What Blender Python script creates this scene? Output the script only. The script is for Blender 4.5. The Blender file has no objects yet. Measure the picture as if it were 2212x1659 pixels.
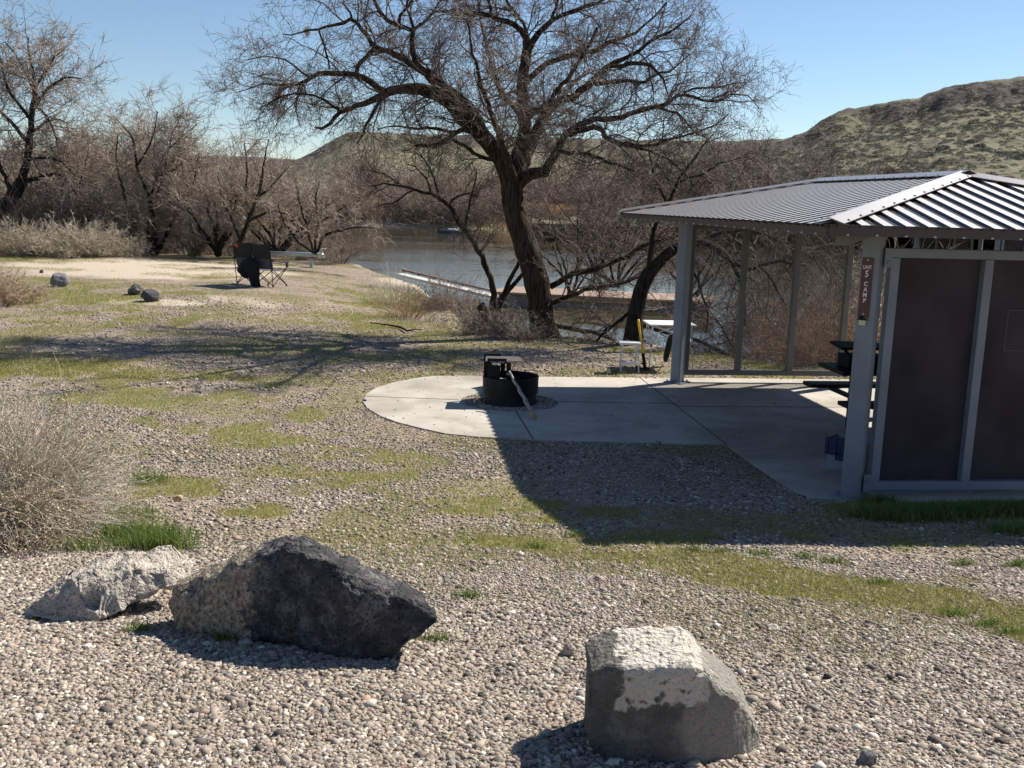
import bpy, bmesh, math, random
import numpy as np
from mathutils import Vector, Matrix
rng = np.random.default_rng(7)
random.seed(7)
sc = bpy.context.scene
COL = sc.collection
# ---------------------------------------------------------------- camera
FPX = 2140.0; EYE = 2.65
PIT = math.atan(390.5 / 2140); ROL = math.radians(1.6)
cF = np.array([0, math.cos(PIT), -math.sin(PIT)])
_R0 = np.array([1, 0, 0.]); _U0 = np.array([0, math.sin(PIT), math.cos(PIT)])
cR = math.cos(ROL) * _R0 + math.sin(ROL) * _U0
cU = -math.sin(ROL) * _R0 + math.cos(ROL) * _U0
def ray(x, y): return cF + (x - 1106) / FPX * cR + (829.5 - y) / FPX * cU
def G(x, y, z=0.):
    d = ray(x, y); return np.array([0, 0, EYE]) + d * (z - EYE) / d[2]
def AT(x, y, Y):
    d = ray(x, y); return np.array([0, 0, EYE]) + d * Y / d[1]
cam_d = bpy.data.cameras.new("camera"); cam = bpy.data.objects.new("camera", cam_d); COL.objects.link(cam)
cam_d.sensor_width = 36; cam_d.lens = FPX / 2212 * 36; cam_d.clip_start = .05; cam_d.clip_end = 6000
M = Matrix(((cR[0], cU[0], -cF[0], 0), (cR[1], cU[1], -cF[1], 0), (cR[2], cU[2], -cF[2], EYE), (0, 0, 0, 1)))
cam.matrix_world = M
sc.camera = cam
# ---------------------------------------------------------------- light
SUN = np.array([2.15, 1.57, 2.54]); SUN /= np.linalg.norm(SUN)
ld = bpy.data.lights.new("sun", 'SUN'); ld.energy = 5.0; ld.angle = math.radians(.53); ld.color = (1, .93, .83)
lo = bpy.data.objects.new("sun", ld); COL.objects.link(lo)
lo.rotation_euler = Vector(SUN).to_track_quat('Z', 'Y').to_euler(); lo.location = (20, 15, 30)
w = bpy.data.worlds.new("World"); sc.world = w; w.use_nodes = True
wn = w.node_tree.nodes; bgn = wn['Background']
sky = wn.new('ShaderNodeTexSky'); sky.sky_type = 'NISHITA'; sky.sun_disc = False
sky.sun_elevation = math.asin(SUN[2]); sky.sun_rotation = math.atan2(SUN[0], SUN[1])
sky.altitude = 700; sky.air_density = 1.0; sky.dust_density = .0; sky.ozone_density = 3.0
w.node_tree.links.new(sky.outputs[0], bgn.inputs[0]); bgn.inputs[1].default_value = .068
vs = sc.view_settings; vs.view_transform = 'Standard'; vs.look = 'None'; vs.gamma = 1; vs.exposure = .80
# ---------------------------------------------------------------- object helpers
def tag(o, label=None, cat=None, group=None, kind=None):
    if label: o['label'] = label
    if cat: o['category'] = cat
    if group: o['group'] = group
    if kind: o['kind'] = kind
    return o
def empty(name, loc, label=None, cat=None, group=None, rz=0):
    o = bpy.data.objects.new(name, None); COL.objects.link(o); o.location = [float(v) for v in loc]; o.rotation_euler = (0, 0, rz)
    o.empty_display_size = .1
    return tag(o, label, cat, group)
def mesh_obj(name, V, Fs, mat=None, parent=None, smooth=False, world=True):
    """V (n,3); Fs: list of faces or (k,4)/(k,3) int array"""
    V = np.asarray(V, dtype=np.float32).reshape(-1, 3)
    if parent is not None and world:
        V = V - np.array(parent.location, dtype=np.float32)
        c, s = math.cos(-parent.rotation_euler[2]), math.sin(-parent.rotation_euler[2])
        V = np.stack([V[:, 0] * c - V[:, 1] * s, V[:, 0] * s + V[:, 1] * c, V[:, 2]], 1)
    me = bpy.data.meshes.new(name)
    if isinstance(Fs, np.ndarray):
        n, k = Fs.shape
        me.vertices.add(len(V)); me.vertices.foreach_set('co', V.astype(np.float32).ravel())
        me.loops.add(n * k); me.loops.foreach_set('vertex_index', Fs.astype(np.int32).ravel())
        me.polygons.add(n); me.polygons.foreach_set('loop_start', (np.arange(n) * k).astype(np.int32))
        try: me.polygons.foreach_set('loop_total', np.full(n, k, dtype=np.int32))
        except Exception: pass
        me.update(calc_edges=True)
    else:
        me.from_pydata(V.tolist(), [], [list(f) for f in Fs]); me.update()
    if smooth: me.polygons.foreach_set('use_smooth', np.ones(len(me.polygons), dtype=bool))
    if mat: me.materials.append(mat)
    o = bpy.data.objects.new(name, me); COL.objects.link(o)
    if parent is not None: o.parent = parent
    return o
class MB:
    def __init__(s): s.V = []; s.F = []; s.n = 0
    def add(s, V, F):
        V = np.asarray(V, float).reshape(-1, 3)
        s.V.append(V); s.F += [[i + s.n for i in f] for f in F]; s.n += len(V); return s
    def box(s, c, size, ax=None, bev=0.0):
        c = np.asarray(c, float); A = np.eye(3) if ax is None else np.asarray(ax, float)
        h = np.asarray(size, float) / 2
        if bev <= 0:
            L = [(x, y, z) for x in (-1, 1) for y in (-1, 1) for z in (-1, 1)]
            V = [c + A.T @ (np.array(l) * h) for l in L]
            return s.add(V, [(0, 1, 3, 2), (4, 6, 7, 5), (0, 4, 5, 1), (2, 3, 7, 6), (0, 2, 6, 4), (1, 5, 7, 3)])
        bm = bmesh.new(); bmesh.ops.create_cube(bm, size=2)
        for v in bm.verts: v.co = Vector(np.array(v.co) * h)
        bmesh.ops.bevel(bm, geom=bm.edges[:], offset=bev, segments=2, affect='EDGES', profile=.5)
        bm.verts.index_update()
        V = [c + A.T @ np.array(v.co) for v in bm.verts]; F = [[v.index for v in f.verts] for f in bm.faces]; bm.free()
        return s.add(V, F)
    def bar(s, p, q, w_, h_=None, up=(0, 0, 1), bev=0):
        """rectangular bar between points p and q; w_ sideways, h_ along up"""
        p = np.asarray(p, float); q = np.asarray(q, float); d = q - p; L = np.linalg.norm(d); x = d / L
        h_ = h_ or w_
        u = np.asarray(up, float); y = np.cross(u, x); ny = np.linalg.norm(y)
        if ny < 1e-4: y = np.cross((1, 0, 0), x); ny = np.linalg.norm(y)
        y /= ny; z = np.cross(x, y)
        return s.box((p + q) / 2, (L, w_, h_), (x, y, z), bev)
    def tube(s, pts, rad, n=8, cap=True):
        pts = np.asarray(pts, float); m = len(pts); rad = np.broadcast_to(np.asarray(rad, float), (m,))
        T = np.gradient(pts, axis=0); T /= np.linalg.norm(T, axis=1)[:, None] + 1e-9
        ref = np.array([0, 0, 1.]) if abs(T[:, 2]).mean() < .8 else np.array([1, 0, 0.])
        V = []
        for i in range(m):
            a = np.cross(T[i], ref); a /= np.linalg.norm(a) + 1e-9; b = np.cross(T[i], a)
            for k in range(n):
                t = 2 * math.pi * k / n; V.append(pts[i] + rad[i] * (math.cos(t) * a + math.sin(t) * b))
        F = [(i * n + k, i * n + (k + 1) % n, (i + 1) * n + (k + 1) % n, (i + 1) * n + k) for i in range(m - 1) for k in range(n)]
        if cap: F += [tuple(range(n))[::-1], tuple((m - 1) * n + k for k in range(n))]
        return s.add(V, F)
    def build(s, name, mat, parent=None, smooth=False, world=True):
        return mesh_obj(name, np.concatenate(s.V), s.F, mat, parent, smooth, world)
# ---------------------------------------------------------------- noise
def _h(ix, iy, seed):
    n = (ix.astype(np.int64) * 374761393 + iy.astype(np.int64) * 668265263 + seed * 1442695041) & 0x7fffffff
    n = ((n ^ (n >> 13)) * 1274126177) & 0x7fffffff
    n = (n ^ (n >> 16)) & 0xffff
    return n / 65535.0
def vnoise(x, y, seed=0):
    x = np.asarray(x, float); y = np.asarray(y, float)
    ix = np.floor(x); iy = np.floor(y); fx = x - ix; fy = y - iy; fx = fx * fx * (3 - 2 * fx); fy = fy * fy * (3 - 2 * fy)
    a = _h(ix, iy, seed); b = _h(ix + 1, iy, seed); c = _h(ix, iy + 1, seed); d = _h(ix + 1, iy + 1, seed)
    return a + (b - a) * fx + (c - a) * fy + (a - b - c + d) * fx * fy
def fbm(x, y, oct=4, seed=0, gain=.5):
    s = 0; a = 1; t = 0
    for i in range(oct):
        s = s + a * vnoise(x * 2 ** i, y * 2 ** i, seed + i); t += a; a *= gain
    return s / t
def sst(a, b, x):
    t = np.clip((np.asarray(x, float) - a) / (b - a), 0, 1); return t * t * (3 - 2 * t)
# ---------------------------------------------------------------- materials
def nm(name):
    m = bpy.data.materials.new(name); m.use_nodes = True
    nt = m.node_tree; return m, nt, nt.nodes, nt.links, nt.nodes['Principled BSDF']
def ramp(N, stops):
    r = N.new('ShaderNodeValToRGB'); e = r.color_ramp.elements
    while len(e) > 1: e.remove(e[-1])
    e[0].position = stops[0][0]; e[0].color = (*stops[0][1], 1)
    for p, c in stops[1:]:
        x = e.new(p); x.color = (*c, 1)
    return r
def simple(name, col, rough=.6, metal=0, var=.25, scale=8., bump=.15, bscale=60., spec=.5, isl=0):
    m, nt, N, L, P = nm(name)
    tc = N.new('ShaderNodeTexCoord'); no = N.new('ShaderNodeTexNoise'); no.inputs['Scale'].default_value = scale; no.inputs['Detail'].default_value = 6
    L.new(tc.outputs['Object'], no.inputs['Vector'])
    c = np.array(col); r = ramp(N, [(.3, tuple(c * (1 - var))), (.7, tuple(np.minimum(c * (1 + var), 1)))])
    L.new(no.outputs['Fac'], r.inputs[0])
    out = r.outputs[0]
    if isl:
        g = N.new('ShaderNodeNewGeometry'); hv = N.new('ShaderNodeHueSaturation'); mr = N.new('ShaderNodeMapRange')
        mr.inputs['To Min'].default_value = 1 - isl; mr.inputs['To Max'].default_value = 1 + isl
        L.new(g.outputs['Random Per Island'], mr.inputs['Value']); L.new(mr.outputs[0], hv.inputs['Value']); L.new(out, hv.inputs['Color']); out = hv.outputs[0]
    L.new(out, P.inputs['Base Color'])
    P.inputs['Roughness'].default_value = rough; P.inputs['Metallic'].default_value = metal; P.inputs['Specular IOR Level'].default_value = spec
    if bump:
        n2 = N.new('ShaderNodeTexNoise'); n2.inputs['Scale'].default_value = bscale; n2.inputs['Detail'].default_value = 5
        L.new(tc.outputs['Object'], n2.inputs['Vector'])
        b = N.new('ShaderNodeBump'); b.inputs['Strength'].default_value = bump; b.inputs['Distance'].default_value = .01
        L.new(n2.outputs['Fac'], b.inputs['Height']); L.new(b.outputs[0], P.inputs['Normal'])
    return m
M_post = simple('grey_paint', (.185, .21, .245), .5, var=.12, scale=3, bump=.1)
M_frame = simple('frame_paint', (.125, .125, .118), .45, var=.12, scale=3, bump=.1)
M_panel = simple('brown_panel', (.046, .036, .042), .6, var=.35, scale=2.2, bump=.05, spec=.15)
M_black = simple('black_steel', (.008, .008, .008), .55, var=.3, scale=12, bump=.3, spec=.2)
M_soot = simple('sooty_steel', (.014, .015, .02), .6, var=.4, scale=10, bump=.4, spec=.25)
M_rust = simple('grate_steel', (.17, .145, .125), .5, metal=.4, var=.3, scale=30, bump=.2)
M_alu = simple('aluminium', (.62, .63, .66), .4, metal=.3, var=.08, bump=.03)
M_white = simple('white_tabletop', (.85, .85, .84), .4, var=.04, bump=.02)
M_galv = simple('galvanised', (.42, .47, .47), .4, metal=.5, var=.15, scale=20)
M_yel = simple('yellow_handle', (.75, .47, .03), .45, var=.12, scale=10, bump=.02)
M_blue = simple('blue_plastic', (.012, .022, .085), .4, var=.1, bump=.03)
M_wplas = simple('grey_plastic', (.26, .28, .31), .4, var=.06, bump=.03)
M_fabric = simple('black_fabric', (.022, .019, .019), .9, var=.25, scale=20, bump=.3)
M_fabric2 = simple('grey_fabric', (.07, .07, .085), .9, var=.2, scale=20, bump=.3)
M_coat = simple('black_cloth', (.006, .006, .008), .95, var=.3, scale=10, bump=.5, bscale=15)
M_green = simple('dark_green_cloth', (.006, .014, .010), .9, var=.3, bump=.3)
M_orange = simple('orange_print', (.45, .09, .03), .8, var=.1)
M_sign = simple('sign_red_brown', (.085, .02, .016), .45, var=.3, scale=14, bump=.05)
M_letter = simple('sign_white', (.75, .74, .72), .5, var=.05, bump=0)
M_note = simple('yellow_note', (.62, .58, .28), .8, var=.08, bump=0)
M_deck = simple('deck_boards', (.27, .19, .14), .8, var=.2, scale=3, bump=.3)
M_dockside = simple('dock_side', (.16, .17, .17), .7, var=.4, scale=3)
M_tan = simple('tan_wood', (.40, .27, .13), .8, var=.3, scale=6)
M_redrail = simple('brown_rail', (.16, .07, .05), .7, var=.2)
M_concw = simple('pale_gangway', (.42, .42, .41), .7, var=.12, scale=3)
M_stick = simple('weathered_wood', (.26, .24, .24), .85, var=.5, scale=18, bump=.5)
M_stickend = simple('rotten_wood_end', (.42, .25, .10), .9, var=.5, scale=25, bump=.6)
M_hull = simple('boat_hull', (.10, .12, .15), .35, var=.3, scale=2)
M_hullw = simple('boat_trim', (.6, .6, .6), .4, var=.2)
M_cloth2 = simple('dark_jacket', (.02, .022, .03), .9)
M_skin = simple('skin', (.45, .28, .2), .6)
# roof metal : brown paint, glossy
M_roof = simple('roof_metal', (.085, .072, .070), .27, metal=.55, var=.12, scale=2, bump=.02, spec=.8)
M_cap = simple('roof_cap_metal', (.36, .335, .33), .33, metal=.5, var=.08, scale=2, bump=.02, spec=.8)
M_rib = simple('pale_rib_tops', (.52, .50, .485), .4, metal=.1, var=.06, scale=3, bump=.02)  # flat tops of the roof ribs, paler than the pans between
M_fascia = simple('fascia_metal', (.06, .04, .036), .4, metal=.2, var=.15, scale=2, bump=.02)
def mat_bark(name, c1, c2, sc_=1.0, bump=.9):
    m, nt, N, L, P = nm(name)
    tc = N.new('ShaderNodeTexCoord'); mp = N.new('ShaderNodeMapping'); mp.inputs['Scale'].default_value = (14 * sc_, 14 * sc_, 2.2 * sc_)
    L.new(tc.outputs['Object'], mp.inputs[0]); no = N.new('ShaderNodeTexNoise'); no.inputs['Scale'].default_value = 1.5; no.inputs['Detail'].default_value = 8; no.inputs['Distortion'].default_value = .6
    L.new(mp.outputs[0], no.inputs['Vector']); r = ramp(N, [(.35, c1), (.65, c2)]); L.new(no.outputs['Fac'], r.inputs[0]); L.new(r.outputs[0], P.inputs['Base Color'])
    b = N.new('ShaderNodeBump'); b.inputs['Strength'].default_value = bump; b.inputs['Distance'].default_value = .06
    L.new(no.outputs['Fac'], b.inputs['Height']); L.new(b.outputs[0], P.inputs['Normal']); P.inputs['Roughness'].default_value = .9
    P.inputs['Specular IOR Level'].default_value = .2
    return m
def mat_twig(name, c1, c2, rough=.7):
    m, nt, N, L, P = nm(name)
    g = N.new('ShaderNodeNewGeometry'); r = ramp(N, [(0, c1), (1, c2)]); L.new(g.outputs['Random Per Island'], r.inputs[0]); L.new(r.outputs[0], P.inputs['Base Color'])
    P.inputs['Roughness'].default_value = rough; P.inputs['Specular IOR Level'].default_value = .35
    return m
M_bark = mat_bark('bark', (.010, .007, .005), (.075, .050, .033))
M_bark2 = mat_bark('dark_bark', (.008, .007, .006), (.045, .034, .026))
M_twig = mat_twig('twigs', (.04, .028, .022), (.24, .175, .14))
M_twig2 = mat_twig('brown_twigs', (.12, .09, .07), (.46, .37, .29))
M_twig3 = mat_twig('far_twigs', (.17, .125, .10), (.36, .27, .215))
M_grey = mat_twig('dry_grey_stems', (.26, .23, .18), (.74, .68, .56))
M_seed = mat_twig('dry_seed_heads', (.30, .22, .145), (.58, .46, .33))
M_shrub = mat_twig('grey_tan_shrub', (.25, .21, .155), (.55, .47, .36))
M_reddry = mat_twig('dry_rust_stems', (.20, .11, .06), (.42, .27, .16))
M_reed = mat_twig('dry_reeds', (.35, .22, .11), (.62, .45, .25))
M_sage = mat_twig('sagebrush', (.085, .085, .065), (.22, .21, .165))
def mat_grass(name, cs):
    m, nt, N, L, P = nm(name)
    g = N.new('ShaderNodeNewGeometry'); r = ramp(N, cs); L.new(g.outputs['Random Per Island'], r.inputs[0]); L.new(r.outputs[0], P.inputs['Base Color'])
    P.inputs['Roughness'].default_value = .6; P.inputs['Specular IOR Level'].default_value = .3
    t = N.new('ShaderNodeBsdfTranslucent'); L.new(r.outputs[0], t.inputs[0]); mx = N.new('ShaderNodeMixShader'); mx.inputs[0].default_value = .35
    L.new(P.outputs[0], mx.inputs[1]); L.new(t.outputs[0], mx.inputs[2]); L.new(mx.outputs[0], N['Material Output'].inputs[0])
    return m
M_grass = mat_grass('grass_blades', [(0, (.125, .155, .03)), (.5, (.25, .255, .055)), (.8, (.36, .32, .10)), (1, (.50, .42, .20))])
M_grassg = mat_grass('green_grass_blades', [(0, (.05, .10, .018)), (.6, (.12, .20, .03)), (1, (.30, .30, .10))])
# ---------------------------------------------------------------- terrain
BANK = np.array([(-90, 60), (-40, 47), (-25, 44), (-11, 41), (-6, 38.5), (-3.7, 33), (-2.0, 26.5), (-.9, 21.2), (.5, 20.6), (1.8, 19.6), (3, 18.8), (4.7, 17.4), (6.3, 17.0), (8.3, 19), (9.5, 24), (12, 34), (20, 50), (60, 66), (140, 90), (300, 130)], float)
FARL = np.array([(-400, 175), (-90, 165), (-25, 156), (5, 157), (35, 150), (80, 140), (160, 150), (400, 200)], float)
WZ = -1.5
def seg_sd(x, y, PL):
    """signed distance to polyline ; + on the far (greater y) side"""
    x = np.asarray(x, float); y = np.asarray(y, float); best = np.full(x.shape, 1e9); sg = np.ones(x.shape)
    for (ax, ay), (bx, by) in zip(PL[:-1], PL[1:]):
        dx, dy = bx - ax, by - ay; t = np.clip(((x - ax) * dx + (y - ay) * dy) / (dx * dx + dy * dy), 0, 1)
        qx, qy = ax + t * dx, ay + t * dy; d = np.hypot(x - qx, y - qy)
        cr = dx * (y - ay) - dy * (x - ax)
        m = d < best; best = np.where(m, d, best); sg = np.where(m, np.sign(cr), sg)
    return best * np.where(sg == 0, 1, sg)
def height(x, y):
    x = np.asarray(x, float); y = np.asarray(y, float)
    z = .13 * (np.maximum(8.9 - y, 0)) ; z = np.where((y > 8.4) & (y < 9.4), .13 * (9.4 - y) ** 2 / 2, z) ; z = np.where(y <= 8.4, .13 * (8.9 - y), z)
    z = z + .32 * sst(-2.5, -7, x) * sst(19, 27, y)
    # gentle undulation away from the slab
    pad = sst(0, 1.5, np.maximum.reduce([-2.2 - x, 8.6 - y, y - 15.6]))
    z = z + pad * (.07 * (fbm(x * .35, y * .35, 3, 5) - .5) + .02 * (fbm(x * 2, y * 2, 3, 9) - .5))
    z = z + .10 * sst(-9, -13, x) * sst(26, 31, y) * sst(38, 33, y)
    d = seg_sd(x, y, BANK) + (fbm(x * .5, y * .5, 3, 3) - .5) * 1.2
    z = z - .12 * sst(-5, 0, d) * sst(16, 22, y) * sst(0, -3, x) - .3 * sst(-4, 0, d) * sst(6, 10, x)
    z = np.where(d > 0, z - np.minimum(d * .75, 3.2), z)
    z = np.where((x > 8) & (d < 0), z - .45 * sst(8, 13, x) * sst(17, 24, y), z)
    df = seg_sd(x, y, FARL) + (fbm(x * .05, y * .05, 3, 13) - .5) * 6
    far = -3.2 + 5.2 * sst(-12, 26, df)
    z = np.where(df > -12, np.maximum(z, far) if False else np.where(d > 3, far, z), z)
    return z
def H(x, y): return float(height(np.array([x]), np.array([y]))[0])
# masks -------------------------------------------------------------
def blob(x, y, px, py, rx, ry, z=0., rot=0.):
    c = G(px, py, z); dx = x - c[0]; dy = y - c[1]; cr, sr = math.cos(rot), math.sin(rot)
    u = (dx * cr + dy * sr) / rx; v = (-dx * sr + dy * cr) / ry
    return np.exp(-(u * u + v * v) ** 1.5)
GR = [  # px,py, rx, ry(world m), z, rot, strength
    (150, 800, 3.2, 1.1, .0, -.2, 1.0), (430, 870, 2.6, 1.0, 0, -.35, .95), (620, 950, 1.8, .8, .0, -.4, .75), (480, 930, 1.5, .6, 0, -.4, .8),
    (760, 1010, 1.2, .7, .1, -.3, .45), (950, 1060, 1.4, .8, .15, 0, .45), (520, 1080, .5, .35, .25, 0, .8), (370, 1020, .7, .5, .2, 0, .7),
    (1480, 1215, .75, .28, .33, -.25, .9), (1680, 1255, .85, .33, .38, -.25, 1.0), (1900, 1300, .85, .33, .4, -.25, 1.0), (2120, 1345, .75, .30, .45, -.25, 1.1),
    (2212, 1375, .5, .25, .5, 0, 1.0), (1230, 1180, .7, .45, .3, 0, .55), (1030, 1180, .9, .5, .3, 0, .45), (2000, 1240, .5, .2, .4, 0, .5),
    (1300, 1080, .8, .4, .2, 0, .35), (1500, 1150, .8, .3, .27, 0, .7), (1750, 1160, .9, .25, .25, 0, .8), (1950, 1180, .6, .2, .25, 0, .7),
    (860, 650, 2.0, 3.2, -.1, .1, 1.2), (800, 690, 1.6, 1.4, 0, 0, 1.0), (700, 690, 1.6, .9, 0, 0, .75), (950, 690, .9, 1.0, 0, 0, .9), (960, 712, .9, .6, 0, 0, .8),
    (1120, 745, 1.2, .45, 0, 0, .7), (1330, 752, 1.4, .5, 0, -.2, .9), (1560, 775, 1.2, .7, 0, -.3, 1.1), (1720, 795, 1.0, .5, 0, -.3, 1.0), (1560, 815, 1.6, .22, 0, .1, .9), (1780, 818, 1.2, .25, 0, .1, .9),
    (60, 650, 3.0, 1.6, .1, 0, .9), (250, 670, 3.0, 1.2, .2, 0, .7), (130, 615, 2.0, 1.6, .25, 0, .6), (60, 570, 3, 1.2, .3, 0, .7), (400, 632, 1.4, .9, .3, 0, .7), (470, 600, 1.0, .8, .3, 0, .9), (640, 572, 1.5, 1.0, .3, 0, .7),
    (650, 765, 1.5, .7, 0, 0, .3), (200, 1090, .9, .8, .3, 0, .5), (2050, 1110, 1.4, .35, .05, 0, 1.1), (2180, 1190, .4, .35, .25, 0, .7), (1850, 1100, .5, .2, .05, 0, .9),
    (820, 930, 1.2, .6, 0, 0, .35), (300, 1180, .5, .3, .35, 0, .6), (1400, 805, .9, .2, 0, 0, .5), (900, 1160, .8, .5, .3, 0, .4), (1150, 1110, .6, .4, .2, 0, .35),
]
def grass_mask(x, y):
    m = np.zeros_like(x)
    for px, py, rx, ry, z, rot, st in GR: m = np.maximum(m, st * blob(x, y, px, py, rx, ry, z, rot))
    n = fbm(x * 1.6, y * 1.6, 4, 21); n2 = fbm(x * 6, y * 6, 2, 31)
    g = sst(.30, .78, m * .85 + (n - .5) * 1.9 + (n2 - .5) * .7) * sst(.02, .35, m)
    g = np.maximum(g, sst(.46, .66, fbm(x * .9, y * .9, 5, 77)) * .5 * sst(4.2, 6.0, y + .25 * x))
    g = np.where((y > 60), .8 * sst(.3, .6, fbm(x * .05, y * .05, 4, 50)), g)
    return np.clip(g, 0, 1)
def sand_mask(x, y):
    m = np.zeros_like(x)
    for px, py, rx, ry, z, st in [(330, 580, 4.5, 4.0, .35, 1.1), (470, 578, 3, 3, .35, .9), (560, 640, 2.5, 1.2, .3, .5), (330, 640, 1.6, .5, .3, .8), (1010, 700, .5, 2.2, -.1, 1.0), (880, 605, 1.2, 2, 0, .7), (1000, 640, 1.2, 2.2, -.3, 1.)]:
        m = np.maximum(m, st * blob(x, y, px, py, rx, ry, z))
    s = sst(.3, .7, m + (fbm(x, y, 4, 41) - .5) * .5)
    d = seg_sd(x, y, BANK); s = np.maximum(s, sst(-.2, .5, d))
    return np.where(y > 60, sst(.45, .7, fbm(x * .03, y * .03, 3, 91)), s)
def grid_mesh(name, xs, ys, zf, mat, extra=None, parent=None):
    X, Y = np.meshgrid(xs, ys); Z = zf(X, Y); nx, ny = len(xs), len(ys)
    V = np.stack([X.ravel(), Y.ravel(), Z.ravel()], 1)
    i = np.arange(nx * ny).reshape(ny, nx)
    F = np.stack([i[:-1, :-1].ravel(), i[:-1, 1:].ravel(), i[1:, 1:].ravel(), i[1:, :-1].ravel()], 1)
    o = mesh_obj(name, V, F, mat, parent, smooth=True)
    if extra:
        for k, fn in extra.items():
            at = o.data.attributes.new(k, 'FLOAT', 'POINT'); at.data.foreach_set('value', fn(X.ravel(), Y.ravel()).astype(np.float32))
    return o
def mat_ground():
    m, nt, N, L, P = nm('gravel_and_grass_ground')
    tc = N.new('ShaderNodeTexCoord')
    def vor(scale, feat='F1'):
        v = N.new('ShaderNodeTexVoronoi'); v.feature = feat; v.inputs['Scale'].default_value = scale; L.new(tc.outputs['Object'], v.inputs['Vector']); return v
    def noi(scale, det=5):
        n = N.new('ShaderNodeTexNoise'); n.inputs['Scale'].default_value = scale; n.inputs['Detail'].default_value = det; L.new(tc.outputs['Object'], n.inputs['Vector']); return n
    def mix(f, a, b, t='MIX'):
        x = N.new('ShaderNodeMix'); x.data_type = 'RGBA'; x.blend_type = t
        if isinstance(f, (int, float)): x.inputs[0].default_value = f
        else: L.new(f, x.inputs[0])
        for k, q in ((6, a), (7, b)):
            if isinstance(q, tuple): x.inputs[k].default_value = (*q, 1)
            else: L.new(q, x.inputs[k])
        return x.outputs[2]
    v1 = vor(38); v2 = vor(17)
    sp = N.new('ShaderNodeSeparateColor'); L.new(v1.outputs['Color'], sp.inputs[0])
    sp2 = N.new('ShaderNodeSeparateColor'); L.new(v2.outputs['Color'], sp2.inputs[0])
    r1 = ramp(N, [(0, (.07, .06, .048)), (.3, (.21, .175, .138)), (.65, (.33, .275, .215)), (.9, (.45, .385, .305)), (1, (.60, .53, .44))]); L.new(sp.outputs[0], r1.inputs[0])
    r2 = ramp(N, [(0, (.10, .085, .065)), (.6, (.29, .24, .185)), (1, (.46, .39, .31))]); L.new(sp2.outputs[1], r2.inputs[0])
    grav = mix(.4, r1.outputs[0], r2.outputs[0])
    big = noi(.8, 4); rb = ramp(N, [(.3, (.80, .78, .78)), (.7, (1.08, 1.04, 1.0))]); L.new(big.outputs['Fac'], rb.inputs[0])
    grav = mix(1.0, grav, rb.outputs[0], 'MULTIPLY')
    sn = noi(30, 6); rs = ramp(N, [(.3, (.42, .35, .27)), (.7, (.58, .50, .40))]); L.new(sn.outputs['Fac'], rs.inputs[0])
    sa = N.new('ShaderNodeAttribute'); sa.attribute_name = 'sand'
    c = mix(sa.outputs['Fac'], grav, rs.outputs[0])
    gn = noi(26, 6); rg = ramp(N, [(.25, (.10, .105, .028)), (.5, (.20, .20, .055)), (.75, (.33, .30, .12))]); L.new(gn.outputs['Fac'], rg.inputs[0])
    ga = N.new('ShaderNodeAttribute'); ga.attribute_name = 'grass'
    gm = N.new('ShaderNodeMath'); gm.operation = 'MULTIPLY'; gm.use_clamp = True
    n3 = noi(14, 4); r3 = N.new('ShaderNodeMapRange'); r3.inputs['From Min'].default_value = .38; r3.inputs['From Max'].default_value = .58; L.new(n3.outputs['Fac'], r3.inputs['Value'])
    ad = N.new('ShaderNodeMath'); ad.operation = 'MULTIPLY_ADD'; ad.inputs[1].default_value = .75; ad.inputs[2].default_value = .25; L.new(r3.outputs[0], ad.inputs[0])
    L.new(ga.outputs['Fac'], gm.inputs[0]); L.new(ad.outputs[0], gm.inputs[1])
    c = mix(gm.outputs[0], c, rg.outputs[0])
    L.new(c, P.inputs['Base Color']); P.inputs['Roughness'].default_value = .95; P.inputs['Specular IOR Level'].default_value = .15
    b = N.new('ShaderNodeBump'); b.inputs['Strength'].default_value = .9; b.inputs['Distance'].default_value = .022; b.invert = True
    L.new(v1.outputs['Distance'], b.inputs['Height'])
    b2 = N.new('ShaderNodeBump'); b2.inputs['Strength'].default_value = .6; b2.inputs['Distance'].default_value = .03; L.new(n3.outputs['Fac'], b2.inputs['Height']); L.new(b.outputs[0], b2.inputs['Normal'])
    L.new(b2.outputs[0], P.inputs['Normal'])
    return m
M_ground = mat_ground()
def axis(segs):
    out = []
    for a, b, n in segs: out += list(np.linspace(a, b, n, endpoint=False))
    out.append(segs[-1][1]); return np.array(out)
xs = axis([(-600, -100, 14), (-100, -40, 22), (-40, -14, 90), (-14, 10, 280), (10, 40, 90), (40, 140, 40), (140, 700, 14)])
ys = axis([(-6, 2, 20), (2, 30, 340), (30, 60, 130), (60, 130, 30), (130, 220, 50), (220, 900, 20)])
ground = grid_mesh('ground', xs, ys, height, M_ground, {'grass': grass_mask, 'sand': sand_mask})
tag(ground, 'gravel and grass ground of the campsite sloping to the river', kind='structure')
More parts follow.
